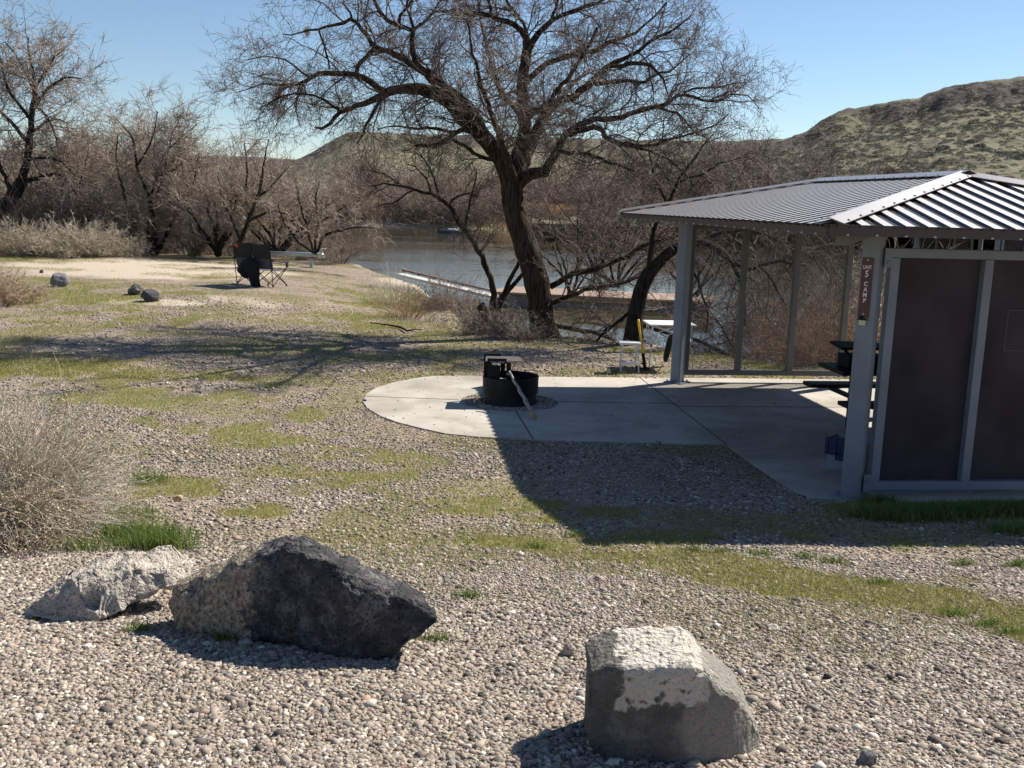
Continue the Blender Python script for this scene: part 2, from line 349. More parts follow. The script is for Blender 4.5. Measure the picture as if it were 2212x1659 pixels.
# ---------------------------------------------------------------- river
def mat_water():
    m, nt, N, L, P = nm('river_water')
    tc = N.new('ShaderNodeTexCoord'); P.inputs['Base Color'].default_value = (.060, .052, .030, 1); P.inputs['Roughness'].default_value = .06; P.inputs['IOR'].default_value = 1.33
    P.inputs['Specular IOR Level'].default_value = .6
    mp = N.new('ShaderNodeMapping'); mp.inputs['Scale'].default_value = (.35, 1.3, 1); L.new(tc.outputs['Object'], mp.inputs[0])
    mp.inputs['Rotation'].default_value = (0, 0, .12)
    n1 = N.new('ShaderNodeTexNoise'); n1.inputs['Scale'].default_value = 1.6; n1.inputs['Detail'].default_value = 5; n1.inputs['Roughness'].default_value = .55; L.new(mp.outputs[0], n1.inputs['Vector'])
    n2 = N.new('ShaderNodeTexNoise'); n2.inputs['Scale'].default_value = .12; n2.inputs['Detail'].default_value = 3; L.new(mp.outputs[0], n2.inputs['Vector'])
    r = N.new('ShaderNodeMapRange'); r.inputs['From Min'].default_value = .38; r.inputs['From Max'].default_value = .66; r.inputs['To Min'].default_value = .04; r.inputs['To Max'].default_value = .5; L.new(n2.outputs['Fac'], r.inputs['Value'])
    b = N.new('ShaderNodeBump'); b.inputs['Distance'].default_value = .055; L.new(r.outputs[0], b.inputs['Strength']); L.new(n1.outputs['Fac'], b.inputs['Height']); L.new(b.outputs[0], P.inputs['Normal'])
    return m
river = mesh_obj('river', [(-700, 14, WZ), (700, 14, WZ), (700, 215, WZ), (-700, 215, WZ)], [(0, 1, 2, 3)], mat_water())
tag(river, 'calm rippled river behind the trees', kind='structure')
# ---------------------------------------------------------------- shelter frame
P1 = G(1838, 1076); P2 = G(1462, 828); LEN = float(np.linalg.norm(P2 - P1))
A = (P2 - P1) / LEN; B = np.array([A[1], -A[0], 0]); ZU = np.array([0, 0, 1.])
WID = 3.0
def S(u, v, z=0.):      # shelter coordinates: u along depth from near-left post, v to the right
    return P1 + A * u + B * v + ZU * z
# concrete pad ---------------------------------------------------------
def mat_concrete():
    m, nt, N, L, P = nm('concrete')
    tc = N.new('ShaderNodeTexCoord')
    n = N.new('ShaderNodeTexNoise'); n.inputs['Scale'].default_value = 1.3; n.inputs['Detail'].default_value = 9; n.inputs['Roughness'].default_value = .65; L.new(tc.outputs['Object'], n.inputs['Vector'])
    r = ramp(N, [(.3, (.33, .305, .265)), (.55, (.43, .40, .35)), (.75, (.51, .475, .42))]); L.new(n.outputs['Fac'], r.inputs[0])
    v = N.new('ShaderNodeTexVoronoi'); v.inputs['Scale'].default_value = 3.2; L.new(tc.outputs['Object'], v.inputs['Vector'])
    r2 = ramp(N, [(.045, (.25, .21, .18)), (.09, (1, 1, 1))]); L.new(v.outputs['Distance'], r2.inputs[0])
    n7 = N.new('ShaderNodeTexNoise'); n7.inputs['Scale'].default_value = .55; n7.inputs['Detail'].default_value = 10; n7.inputs['Roughness'].default_value = .7; n7.inputs['Distortion'].default_value = .8; L.new(tc.outputs['Object'], n7.inputs['Vector'])
    r7 = ramp(N, [(.40, (.66, .62, .57)), (.52, (1, 1, 1)), (.70, (1.06, 1.05, 1.03))]); L.new(n7.outputs['Fac'], r7.inputs[0])
    x7 = N.new('ShaderNodeMix'); x7.data_type = 'RGBA'; x7.blend_type = 'MULTIPLY'; x7.inputs[0].default_value = .8; L.new(r2.outputs[0], x7.inputs[6]); L.new(r7.outputs[0], x7.inputs[7]); r2 = None
    x = N.new('ShaderNodeMix'); x.data_type = 'RGBA'; x.blend_type = 'MULTIPLY'; x.inputs[0].default_value = .8; L.new(r.outputs[0], x.inputs[6]); L.new(x7.outputs[2], x.inputs[7])
    L.new(x.outputs[2], P.inputs['Base Color']); P.inputs['Roughness'].default_value = .85; P.inputs['Specular IOR Level'].default_value = .25
    n2 = N.new('ShaderNodeTexNoise'); n2.inputs['Scale'].default_value = 90; L.new(tc.outputs['Object'], n2.inputs['Vector'])
    b = N.new('ShaderNodeBump'); b.inputs['Strength'].default_value = .25; b.inputs['Distance'].default_value = .004; L.new(n2.outputs['Fac'], b.inputs['Height']); L.new(b.outputs[0], P.inputs['Normal'])
    return m
M_conc = mat_concrete()
FIRE = np.array([-.03, 13.12, 0.])
pad_out = [(2.82, 8.72), (2.70, 9.29), (2.56, 10.24), (2.46, 10.98), (.24, 10.95), (-.39, 11.03), (-.75, 11.15), (-1.06, 11.39), (-1.36, 11.66), (-1.62, 12.0), (-1.84, 12.42), (-1.97, 12.86), (-2.0, 13.35), (-1.93, 13.86), (-1.72, 14.36), (-1.48, 14.7), (-1.18, 14.96), (-.75, 15.06), (.4, 15.13), (2.87, 15.42), (5.4, 15.7), (8.6, 16.06), (9.45, 9.4)]
def ring_poly(c, r, n=48): return [(c[0] + r[0] * math.cos(2 * math.pi * i / n), c[1] + r[1] * math.sin(2 * math.pi * i / n)) for i in range(n)]
def poly_slab(name, outer, holes, z0, z1, mat, kerf=None):
    bm = bmesh.new(); loops = []
    for pl in [outer] + holes:
        vs_ = [bm.verts.new((x, y, z1)) for x, y in pl]; es = [bm.edges.new((vs_[i], vs_[(i + 1) % len(vs_)])) for i in range(len(vs_))]; loops.append((vs_, es))
    bmesh.ops.triangle_fill(bm, use_beauty=True, use_dissolve=False, edges=[e for _, es in loops for e in es], normal=(0, 0, 1))
    for vs_, es in loops:
        lo_ = [bm.verts.new((v.co.x, v.co.y, z0)) for v in vs_]
        for i in range(len(vs_)):
            j = (i + 1) % len(vs_); bm.faces.new((vs_[i], lo_[i], lo_[j], vs_[j]))
    bmesh.ops.recalc_face_normals(bm, faces=bm.faces[:])
    me = bpy.data.meshes.new(name); bm.to_mesh(me); bm.free(); me.materials.append(mat)
    o = bpy.data.objects.new(name, me); COL.objects.link(o); return o
HOLE = (.66, .63)
pad = poly_slab('concrete_pad', pad_out, [ring_poly(FIRE, HOLE)], -.25, .015, M_conc)
tag(pad, 'concrete slab under the shelter with a rounded end around the fire ring', kind='structure')
jb = MB()
for p, q in [((2.0, 15.30), (2.46, 10.99)), ((.06, 12.48), (.26, 10.97)), ((2.25, 13.1), (9.1, 13.9)), ((-.03, 13.76), (-.1, 15.06)), ((-1.98, 13.2), (-.71, 13.14)), ((.62, 13.2), (2.24, 13.3))]:
    jb.bar((*p, .0152), (*q, .0152), .014, .006)
tag(jb.build('slab_joints', simple('joint_dirt', (.07, .06, .05), .95), None), 'narrow dark joints cut across the concrete slab', kind='structure')
PZ = .015
# shelter -----------------------------------------------------------------
sh = empty('picnic_shelter', S(LEN / 2, WID / 2, 0), 'near shelter with a hipped brown metal roof, grey posts and a brown front panel', 'shelter', 'campsite shelters')
EV = .80; ZE = 2.54; ROOFH = .50; KA = 2.05; KB = (WID + 2 * EV) / 2
def diamond(c, s):
    return (np.array([A + B, A - B, ZU]).T / np.array([math.sqrt(2), math.sqrt(2), 1])).T
def make_shelter(sh, detailed=True):
    ax = diamond(None, 1)
    for u, v in ((0, 0), (LEN, 0), (0, WID), (LEN, WID)):
        mb = MB(); top = 2.60
        mb.box(S(u, v, top / 2 + PZ * .5), (.165, .165, top - PZ), (ax[0], ax[1], ax[2]), .02); po = mb.build('post', M_post, sh)
        mb = MB(); mb.box(S(u, v, PZ + .008), (.30, .30, .016), (ax[0], ax[1], ax[2]), .003)
        for a_, b_ in ((1, 1), (1, -1), (-1, 1), (-1, -1)):
            mb.tube([S(u, v, PZ + .014) + ax[0] * .11 * a_ + ax[1] * .11 * b_ + ZU * k for k in (0, .03)], .011, 6)
        mb.build('base_plate', M_post, po, world=False).location = (0, 0, 0)
    # perimeter beams
    for (u0, v0), (u1, v1) in (((0, 0), (LEN, 0)), ((0, WID), (LEN, WID)), ((0, 0), (0, WID)), ((LEN, 0), (LEN, WID))):
        MB().bar(S(u0, v0, 2.535), S(u1, v1, 2.535), .09, .13, bev=.006).build('beam', M_frame, sh)
    # diagonal hip rafters reaching out to the corners
    zr = ZE + ROOFH
    for u0, v0, u1, v1 in ((-EV, -EV, KA - EV, WID / 2), (-EV, WID + EV, KA - EV, WID / 2), (LEN + EV, -EV, LEN + EV - KA, WID / 2), (LEN + EV, WID + EV, LEN + EV - KA, WID / 2)):
        f0 = .09
        p = S(u0 + (u1 - u0) * f0, v0 + (v1 - v0) * f0, ZE + ROOFH * f0 - .135); q = S(u1, v1, zr - .12)
        MB().bar(p, q, .12, .15, bev=.006).build('rafter', M_frame, sh)
    MB().bar(S(KA - EV, WID / 2, zr - .105), S(LEN + EV - KA, WID / 2, zr - .105), .10, .12).build('ridge_beam', M_frame, sh)
    # ribbed roof planes
    def plane(name, e0, e1, up_dir, run, tfun, pitch=.19):
        Ls = np.linalg.norm(e1 - e0); sd = (e1 - e0) / Ls; n = int(Ls / pitch); pitch = Ls / n
        nrm = np.cross(sd, up_dir * run + ZU * ROOFH); nrm /= np.linalg.norm(nrm)
        if nrm[2] < 0: nrm = -nrm
        prof = []
        for i in range(n):
            for f, h in ((0, 0), (.30, 0), (.38, .021), (.80, .021), (.88, 0)): prof.append(((i + f) * pitch, h))
        prof.append((Ls, 0)); V = []; F = []
        for s_, h in prof:
            t = max(tfun(s_ / Ls), 0.002)
            a_ = e0 + sd * s_ + nrm * h - (up_dir * run + ZU * ROOFH) * (.015)
            b_ = e0 + sd * s_ + up_dir * run * t + ZU * ROOFH * t + nrm * h
            V += [a_, b_, a_ - nrm * .004, b_ - nrm * .004]
        tops = []
        for i in range(len(prof) - 1):
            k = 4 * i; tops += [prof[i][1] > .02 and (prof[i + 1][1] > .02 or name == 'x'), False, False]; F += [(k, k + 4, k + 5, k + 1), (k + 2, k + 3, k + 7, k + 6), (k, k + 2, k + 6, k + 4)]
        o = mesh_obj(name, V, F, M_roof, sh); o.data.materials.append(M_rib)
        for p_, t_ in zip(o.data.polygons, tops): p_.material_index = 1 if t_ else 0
        return o
    Wd = WID + 2 * EV; Ld = LEN + 2 * EV; ka = KA / Ld; kb = .5
    trap = lambda s: min(s / ka, (1 - s) / ka, 1.); tri = lambda s: min(s, 1 - s) / .5
    plane('roof_panel', S(-EV, -EV, ZE), S(LEN + EV, -EV, ZE), B, KB, trap)
    plane('roof_panel', S(-EV, WID + EV, ZE), S(LEN + EV, WID + EV, ZE), -B, KB, trap)
    plane('roof_panel', S(-EV, -EV, ZE), S(-EV, WID + EV, ZE), A, KA, tri)
    plane('roof_panel', S(LEN + EV, -EV, ZE), S(LEN + EV, WID + EV, ZE), -A, KA, tri)
    # hip and ridge caps : folded sheets
    SCR = MB().tube([[0, 0, -.002], [0, 0, .006], [0, 0, .014]], [.013, .013, .007], 7)
    scr_me = bpy.data.meshes.new('screw'); scr_me.from_pydata(np.concatenate(SCR.V).tolist(), [], SCR.F); scr_me.materials.append(M_galv)
    def put_screw(c0, par):
        o = bpy.data.objects.new('screw', scr_me); COL.objects.link(o); o.parent = par; o.location = Vector(c0) - Vector(sh.location)
    def cap(name, p, q, n1, n2, wd=.13):
        d = (q - p) / np.linalg.norm(q - p); V = []; off = ZU * .048
        for e in (p, q):
            V += [e + off - ZU * .0 + n1 * wd, e + off + ZU * .022, e + off + n2 * wd]
        V = np.array(V); V2 = V - ZU * .006; VV = np.concatenate([V, V2])
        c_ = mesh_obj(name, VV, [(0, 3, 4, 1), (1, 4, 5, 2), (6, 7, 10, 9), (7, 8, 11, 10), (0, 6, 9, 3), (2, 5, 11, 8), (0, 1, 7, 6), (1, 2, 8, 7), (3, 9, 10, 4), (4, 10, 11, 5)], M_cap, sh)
        if detailed:
            L_ = np.linalg.norm(q - p)
            if np.linalg.norm(p - S(-EV, -EV, ZE)) < .3 or name == 'ridge_cap':
                for t in np.arange(.12, L_, .235):
                    for n_ in ((n1, n2) if name == 'hip_cap' else (n1,)): put_screw(p + d * t + off + n_ * wd * .88, c_)
    def slopevec(dirn, run): v_ = -(dirn * run + ZU * ROOFH); return v_ / np.linalg.norm(v_)
    sl = slopevec(B, KB); sr = slopevec(-B, KB); sf = slopevec(A, KA); sb = slopevec(-A, KA)
    pk1 = S(KA - EV, WID / 2, zr); pk2 = S(LEN + EV - KA, WID / 2, zr)
    def inpl(p, q, plane_slope, eave):   # in-plane direction perpendicular to the hip
        d = (q - p) / np.linalg.norm(q - p); nn = np.cross(plane_slope, eave); nn /= np.linalg.norm(nn)
        v_ = np.cross(nn, d); v_ /= np.linalg.norm(v_)
        return v_
    def hip(c, pk, s1, e1, s2, e2):
        out = []
        for s_, e_ in ((s1, e1), (s2, e2)):
            v_ = inpl(c, pk, s_, e_)
            if v_ @ s_ < 0: v_ = -v_
            out.append(v_)
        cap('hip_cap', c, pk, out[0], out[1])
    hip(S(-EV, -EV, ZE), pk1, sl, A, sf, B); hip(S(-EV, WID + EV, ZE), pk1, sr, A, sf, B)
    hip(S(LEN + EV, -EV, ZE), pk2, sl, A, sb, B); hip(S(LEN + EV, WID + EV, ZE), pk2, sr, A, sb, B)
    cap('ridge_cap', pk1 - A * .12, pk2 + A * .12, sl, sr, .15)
    # fascia
    c = [S(-EV, -EV), S(LEN + EV, -EV), S(LEN + EV, WID + EV), S(-EV, WID + EV)]
    for i in range(4):
        p, q = c[i], c[(i + 1) % 4]; o_ = np.cross((q - p) / np.linalg.norm(q - p), ZU)
        if o_ @ (S(LEN / 2, WID / 2) - p) > 0: o_ = -o_
        mb = MB(); mb.bar(p + ZU * (ZE - .035) + o_ * .012, q + ZU * (ZE - .035) + o_ * .012, .012, .085)
        mb.bar(p + ZU * (ZE + .010) + o_ * .004, q + ZU * (ZE + .010) + o_ * .004, .03, .006)
        fo = mb.build('fascia', M_fascia, sh)
        if detailed:
            Lf = np.linalg.norm(q - p)
            if i in (0, 3):
                for t in np.arange(.19, Lf, .29 if i == 0 else .25): put_screw(p + (q - p) / Lf * t + o_ * .02 + ZU * (ZE - .072), fo)
make_shelter(sh)
for po in [o for o in COL.objects if o.name.startswith('base_plate')]:
    po.data.transform(Matrix.Translation(-Vector(sh.location)))
# front wind panel (brown sheets in a grey frame)
def wall_frame(name, u, bays, v0, bayw, zb, zt, sheet, side=-1, mat=M_post):
    """frame along v at depth u ; sheet: 'brown' or 'mesh'"""
    fr = MB(); v1 = v0 + bays * bayw
    fr.bar(S(u, v0 - .1, zt), S(u, v1 + .1, zt), .07, .085, bev=.006); 
    fo = fr.build(name, mat, sh)
    fr = MB(); fr.bar(S(u, v0 - .1, zb), S(u, v1 + .1, zb), .07, .085, bev=.006)
    if sheet == 'brown': fr.bar(S(u + .02, .1, zb - .06), S(u + .02, .62, zb - .06), .05, .04)
    fr.build('bottom_rail', mat, fo, world=False)
    for i in range(bays + 1):
        k = MB(); k.bar(S(u, v0 + i * bayw, zb + .043), S(u, v0 + i * bayw, zt - .043), .085, .085, up=B, bev=.005); k.build('bar', mat, fo, world=False)
    for vv in (v0 - .075, v1 + .075):
        for z_ in (zb, zt):
            k = MB(); dz = -.09 if z_ == zt else .06
            k.box(S(u - .045, vv, z_ + dz * .5), (.012, .075, .17), (A, B, ZU)); k.tube([S(u - .052, vv, z_ + dz), S(u - .064, vv, z_ + dz)], .016, 6); k.build('bracket', mat, fo, world=False)
    k = MB()
    if sheet == 'brown':
        k.box(S(u + .035, (v0 + v1) / 2, (zb + zt) / 2), (.012, v1 - v0, zt - zb - .06), (A, B, ZU)); k.build('brown_sheet', M_panel, fo, world=False)
    else:
        k.box(S(u + .03, (v0 + v1) / 2, (zb + zt) / 2), (.003, v1 - v0, zt - zb - .06), (A, B, ZU)); k.build('mesh_screen', M_screen, fo, world=False)
    for c_ in fo.children: c_.data.transform(Matrix.Translation(-Vector(sh.location)))
    return fo
def mat_screen():
    m, nt, N, L, P = nm('fine_mesh_screen'); P.inputs['Base Color'].default_value = (.10, .10, .10, 1); P.inputs['Roughness'].default_value = .6
    tr = N.new('ShaderNodeBsdfTransparent'); mx = N.new('ShaderNodeMixShader'); tc = N.new('ShaderNodeTexCoord')
    vo = N.new('ShaderNodeTexNoise'); vo.inputs['Scale'].default_value = 2.; L.new(tc.outputs['Object'], vo.inputs['Vector'])
    mr = N.new('ShaderNodeMapRange'); mr.inputs['To Min'].default_value = .22; mr.inputs['To Max'].default_value = .32; L.new(vo.outputs['Fac'], mr.inputs['Value'])
    L.new(mr.outputs[0], mx.inputs[0]); L.new(tr.outputs[0], mx.inputs[1]); L.new(P.outputs[0], mx.inputs[2]); L.new(mx.outputs[0], N['Material Output'].inputs[0]); return m
M_screen = mat_screen()
wall_frame('front_panel', -.02, 3, .19, .90, .13, 2.305, 'brown')
rp_ = MB(); rp_.box(S(1.65, WID + .03, 1.22), (2.6, .012, 2.05), (A, B, ZU)); rp_.build('sun_block_panel', M_panel, sh)  # unseen wall added to block sun from the ground under the front panel
wall_frame('back_panel', LEN + .05, 3, .13, .83, .17, 2.39, 'mesh', mat=M_frame)
# faint rectangle scratched on second bay of the panel
sc_ = MB(); x0, x1, z0, z1 = 1.37, 1.75, 1.42, 1.80
pn = [o for o in sh.children if o.name.startswith('front_panel')][0]
for p, q in (((x0, z1), (x1, z1)), ((x0, z0), (x0, z1)), ((x0, z0), (x1, z0))):
    sc_.bar(S(.0075, p[0], p[1]), S(.0075, q[0], q[1]), .003, .003)
k_ = sc_.build('scratched_outline', simple('scratch', (.17, .16, .17), .7), pn, world=False); k_.data.transform(Matrix.Translation(-Vector(sh.location)))
# second shelter beyond, copied (thing, parts, sub-parts)
def copy_tree(o, parent=None):
    c = o.copy(); COL.objects.link(c); c.parent = parent
    if parent is not None and 'group' in c: pass
    for ch in list(o.children):
        if not ch.name.startswith('screw'): copy_tree(ch, c)
    return c
sh2 = copy_tree(sh); c2 = G(2158, 560, -.35); 
q_ = AT(2158, 500, 38.) + (S(LEN / 2, WID / 2) - P1); sh2.location = (q_[0], q_[1], -.3); sh2['label'] = 'distant shelter mostly hidden behind the near brown panel, at right'
# unit sign on the near-left post --------------------------------------------
ax = diamond(None, 1)
fn = -ax[0] if (-ax[0]) @ (-P1) > 0 else ax[0]       # outward normal of the wide visible face
side = np.cross(ZU, fn)                             # to the right as seen from outside
FC = P1 + fn * .0835
def SF(r, z, o=0.): return FC + side * r + fn * o + ZU * z
sg = empty('campsite_sign', SF(0, 2.0), 'narrow red-brown upright sign reading UNIT 5 CAMP on the near post', 'sign')
def rrect(w_, h_, r, n=4):
    out = []
    for cx, cy, a0 in ((w_ - r, h_ - r, 0), (-w_ + r, h_ - r, 90), (-w_ + r, -h_ + r, 180), (w_ - r, -h_ + r, 270)):
        for i in range(n + 1):
            t = math.radians(a0 + 90 * i / n); out.append((cx + r * math.cos(t), cy + r * math.sin(t)))
    return out
ZC = 1.985; HH = .275
pts = rrect(.052, HH, .014); n_ = len(pts)
V = [SF(-.012 + x, ZC + y, .001) for x, y in pts] + [SF(-.012 + x, ZC + y, .005) for x, y in pts]
plate = mesh_obj('plate', V, [list(range(n_))[::-1], list(range(n_, 2 * n_))] + [(i, (i + 1) % n_, n_ + (i + 1) % n_, n_ + i) for i in range(n_)], M_sign, sg)
FONT = None
def text_obj(name, txt, size, r, z, mat, parent, off=.0062, squeeze=.8):
    cu = bpy.data.curves.new(name, 'FONT'); cu.body = txt; cu.size = size; cu.align_x = 'CENTER'; cu.align_y = 'CENTER'; cu.extrude = .0006; cu.offset = size * .018
    o = bpy.data.objects.new(name, cu); COL.objects.link(o)
    mw = Matrix(((side[0] * squeeze, 0, fn[0], 0), (side[1] * squeeze, 0, fn[1], 0), (0, 1, fn[2], 0), (0, 0, 0, 1))); mw.translation = Vector(SF(r, z, off))
    bpy.context.view_layer.update()
    dg = bpy.context.evaluated_depsgraph_get(); me = bpy.data.meshes.new_from_object(o.evaluated_get(dg)); bpy.data.objects.remove(o)
    me.transform(mw); me.transform(Matrix.Translation(-Vector(parent.location))); me.materials.clear(); me.materials.append(mat)
    q = bpy.data.objects.new(name, me); COL.objects.link(q); q.parent = parent; return q
text_obj('lettering', 'UNIT', .046, -.012, ZC + .185, M_letter, sg, squeeze=.74)
text_obj('lettering', '5', .082, -.012, ZC + .125, M_letter, sg)
for i, ch in enumerate('CAMP'): text_obj('lettering', ch, .055, -.012, ZC + .035 - i * .05, M_letter, sg, squeeze=.9)
mb = MB()
for z_ in (ZC + .25, ZC - .235): mb.tube([SF(-.012, z_, .004), SF(-.012, z_, .011)], .008, 8)
mb.build('bolt', M_galv, sg)
cl = empty('permit_clip', SF(-.015, ZC - .30), 'small black clip holding a yellow paper under the sign', 'clip')
MB().box(SF(-.015, ZC - .285, .012), (.085, .014, .012), (side, fn, ZU), .002).box(SF(-.025, ZC - .268, .014), (.03, .02, .03), (side, fn, ZU), .004).build('clip_bar', M_black, cl)
mb = MB(); mb.add([SF(-.045, ZC - .292, .010), SF(.018, ZC - .292, .010), SF(.017, ZC - .337, .016), SF(-.044, ZC - .334, .014), SF(-.045, ZC - .292, .008), SF(.018, ZC - .292, .008), SF(.017, ZC - .337, .014), SF(-.044, ZC - .334, .012)], [(0, 1, 2, 3), (7, 6, 5, 4), (0, 4, 5, 1), (1, 5, 6, 2), (2, 6, 7, 3), (3, 7, 4, 0)]).build('paper', M_note, cl)
#@@PART3
# ---------------------------------------------------------------- hills
def mat_hill(name, rim, g1, g2, g3, sc_=1.0):
    m, nt, N, L, P = nm(name)
    tc = N.new('ShaderNodeTexCoord'); a = N.new('ShaderNodeAttribute'); a.attribute_name = 'rim'
    n = N.new('ShaderNodeTexNoise'); n.inputs['Scale'].default_value = .09 * sc_; n.inputs['Detail'].default_value = 9; n.inputs['Roughness'].default_value = .7; L.new(tc.outputs['Object'], n.inputs['Vector'])
    r = ramp(N, [(.3, g1), (.5, g2), (.7, g3)]); L.new(n.outputs['Fac'], r.inputs[0])
    v = N.new('ShaderNodeTexVoronoi'); v.inputs['Scale'].default_value = .35 * sc_; L.new(tc.outputs['Object'], v.inputs['Vector'])
    r2 = ramp(N, [(.18, (.42, .42, .40)), (.42, (1, 1, 1))]); L.new(v.outputs['Distance'], r2.inputs[0])
    x = N.new('ShaderNodeMix'); x.data_type = 'RGBA'; x.blend_type = 'MULTIPLY'; x.inputs[0].default_value = .85; L.new(r.outputs[0], x.inputs[6]); L.new(r2.outputs[0], x.inputs[7])
    n3 = N.new('ShaderNodeTexNoise'); n3.inputs['Scale'].default_value = .5 * sc_; n3.inputs['Detail'].default_value = 6; L.new(tc.outputs['Object'], n3.inputs['Vector'])
    r3 = ramp(N, [(.35, tuple(np.array(rim) * .5)), (.7, tuple(np.array(rim) * 1.7))]); L.new(n3.outputs['Fac'], r3.inputs[0])
    y = N.new('ShaderNodeMix'); y.data_type = 'RGBA'; L.new(a.outputs['Fac'], y.inputs[0]); L.new(x.outputs[2], y.inputs[6]); L.new(r3.outputs[0], y.inputs[7])
    L.new(y.outputs[2], P.inputs['Base Color']); P.inputs['Roughness'].default_value = .95; P.inputs['Specular IOR Level'].default_value = .1
    b = N.new('ShaderNodeBump'); b.inputs['Strength'].default_value = .9; b.inputs['Distance'].default_value = 1.2 / sc_; L.new(n3.outputs['Fac'], b.inputs['Height']); L.new(b.outputs[0], P.inputs['Normal'])
    return m
def hill(name, label, sky, Db, Dc, mat, nu=260, nv=90, rimw=.14, rough=1.0, zbase=.5, cols=None, gully=1.0, pw=1.15):
    """sky: crest line [(px, py, crest_distance)] ; the hill is a real slope from base distance Db to the crest"""
    sky = np.array(sky, float); us = np.linspace(sky[0, 0], sky[-1, 0], nu)
    py = np.interp(us, sky[:, 0], sky[:, 1]); dc = np.interp(us, sky[:, 0], sky[:, 2]) if sky.shape[1] > 2 else np.full(nu, Dc)
    vv = np.concatenate([np.linspace(0, 1, nv), [1.05, 1.15, 1.5, 2.0]])
    V = []; RM = []
    crest = np.array([AT(x, y, d) for x, y, d in zip(us, py, dc)])
    for j, v in enumerate(vv):
        Y = Db + (dc - Db) * v; X = crest[:, 0] / dc * Y; hz = crest[:, 2] + (fbm(us * .05, us * 0, 3, 17) - .5) * .9 * rough
        if v <= 1:
            p = v ** pw
            rw = rimw * (.6 + .8 * fbm(us * .02, us * 0 + 3, 3, 8)); st = sst(1 - rw, 1 - rw * .35, v)
            p = p * (1 - .10) + .10 * st
            gl = (fbm(X * .03 + v, us * .004, 4, 61) - .5) * 2
            z = zbase + (hz - zbase) * p + gl * 3.0 * gully * math.sin(math.pi * min(v * 1.02, 1)) + (fbm(X * .12, Y * .12, 4, 5) - .5) * 1.6 * rough * math.sin(math.pi * min(v, 1)) ** .5
            # broken basalt outcrops near the rim
            z = z + (fbm(X * .25, Y * .25, 3, 15) - .5) * 2.2 * rough * sst(1 - rw * 1.3, 1 - rw * .6, v) * (v < .995)
            rm = sst(1 - rw * 1.15, 1 - rw * .7, v) * sst(.28, .55, fbm(X * .04, Y * .02, 3, 33)) * sst(1.0, .985, v)
        else:
            z = hz - (v - 1) * .5; rm = np.zeros(nu)
        V.append(np.stack([X, Y, z], 1)); RM.append(rm)
    V = np.concatenate(V); RM = np.concatenate(RM); nj = len(vv)
    i = np.arange(nj * nu).reshape(nj, nu)
    F = np.stack([i[:-1, :-1].ravel(), i[:-1, 1:].ravel(), i[1:, 1:].ravel(), i[1:, :-1].ravel()], 1)
    o = mesh_obj(name, V, F, mat, smooth=True)
    at = o.data.attributes.new('rim', 'FLOAT', 'POINT'); at.data.foreach_set('value', RM.astype(np.float32))
    tag(o, label, kind='structure'); return o, V[:nv * nu].reshape(nv, nu, 3)
MH1 = mat_hill('far_mesa_slope', (.07, .06, .055), (.13, .115, .085), (.21, .185, .13), (.27, .24, .175), .5)
MH2 = mat_hill('central_hill_slope', (.09, .08, .065), (.095, .088, .06), (.15, .138, .092), (.21, .193, .13), .8)
MH3 = mat_hill('right_hill_slope', (.06, .052, .045), (.095, .088, .058), (.15, .14, .09), (.225, .205, .135), 1.3)
hill('mesa_hill', 'distant flat mesa with a dark rim beyond the left trees', [(-900, 318, 1000), (-100, 322, 1000), (300, 330, 1000), (450, 335, 1000), (560, 339, 1000), (640, 345, 1000), (760, 352, 1000)], 500, 1000, MH1, rimw=.42, nu=200, nv=60)
hill('central_hill', 'flat-topped hill behind the big tree', [(480, 412, 420), (560, 384, 440), (600, 366, 450), (640, 346, 460), (700, 314, 470), (728, 298, 475), (745, 289, 480), (770, 285, 480), (800, 286, 480), (880, 289, 490), (1000, 292, 500), (1200, 298, 520), (1400, 303, 540), (1560, 306, 560), (1680, 300, 560), (1800, 310, 560), (2300, 320, 560)], 215, 480, MH2, rimw=.13)
h3, H3 = hill('right_hill', 'steep sagebrush hill with a dark basalt rim at the right', [(1150, 470, 200), (1300, 420, 230), (1440, 372, 260), (1540, 338, 280), (1640, 313, 300), (1700, 300, 310), (1725, 292, 315), (1745, 282, 320), (1775, 263, 322), (1810, 243, 325), (1830, 236, 325), (1870, 228, 330), (1930, 217, 330), (1990, 210, 330), (2005, 201, 330), (2040, 190, 325), (2100, 178, 320), (2160, 170, 320), (2212, 165, 320), (2500, 150, 320), (3300, 140, 320)], 112, 320, MH3, rimw=.16, nu=420, nv=140, rough=.8, gully=1.0, pw=1.25)
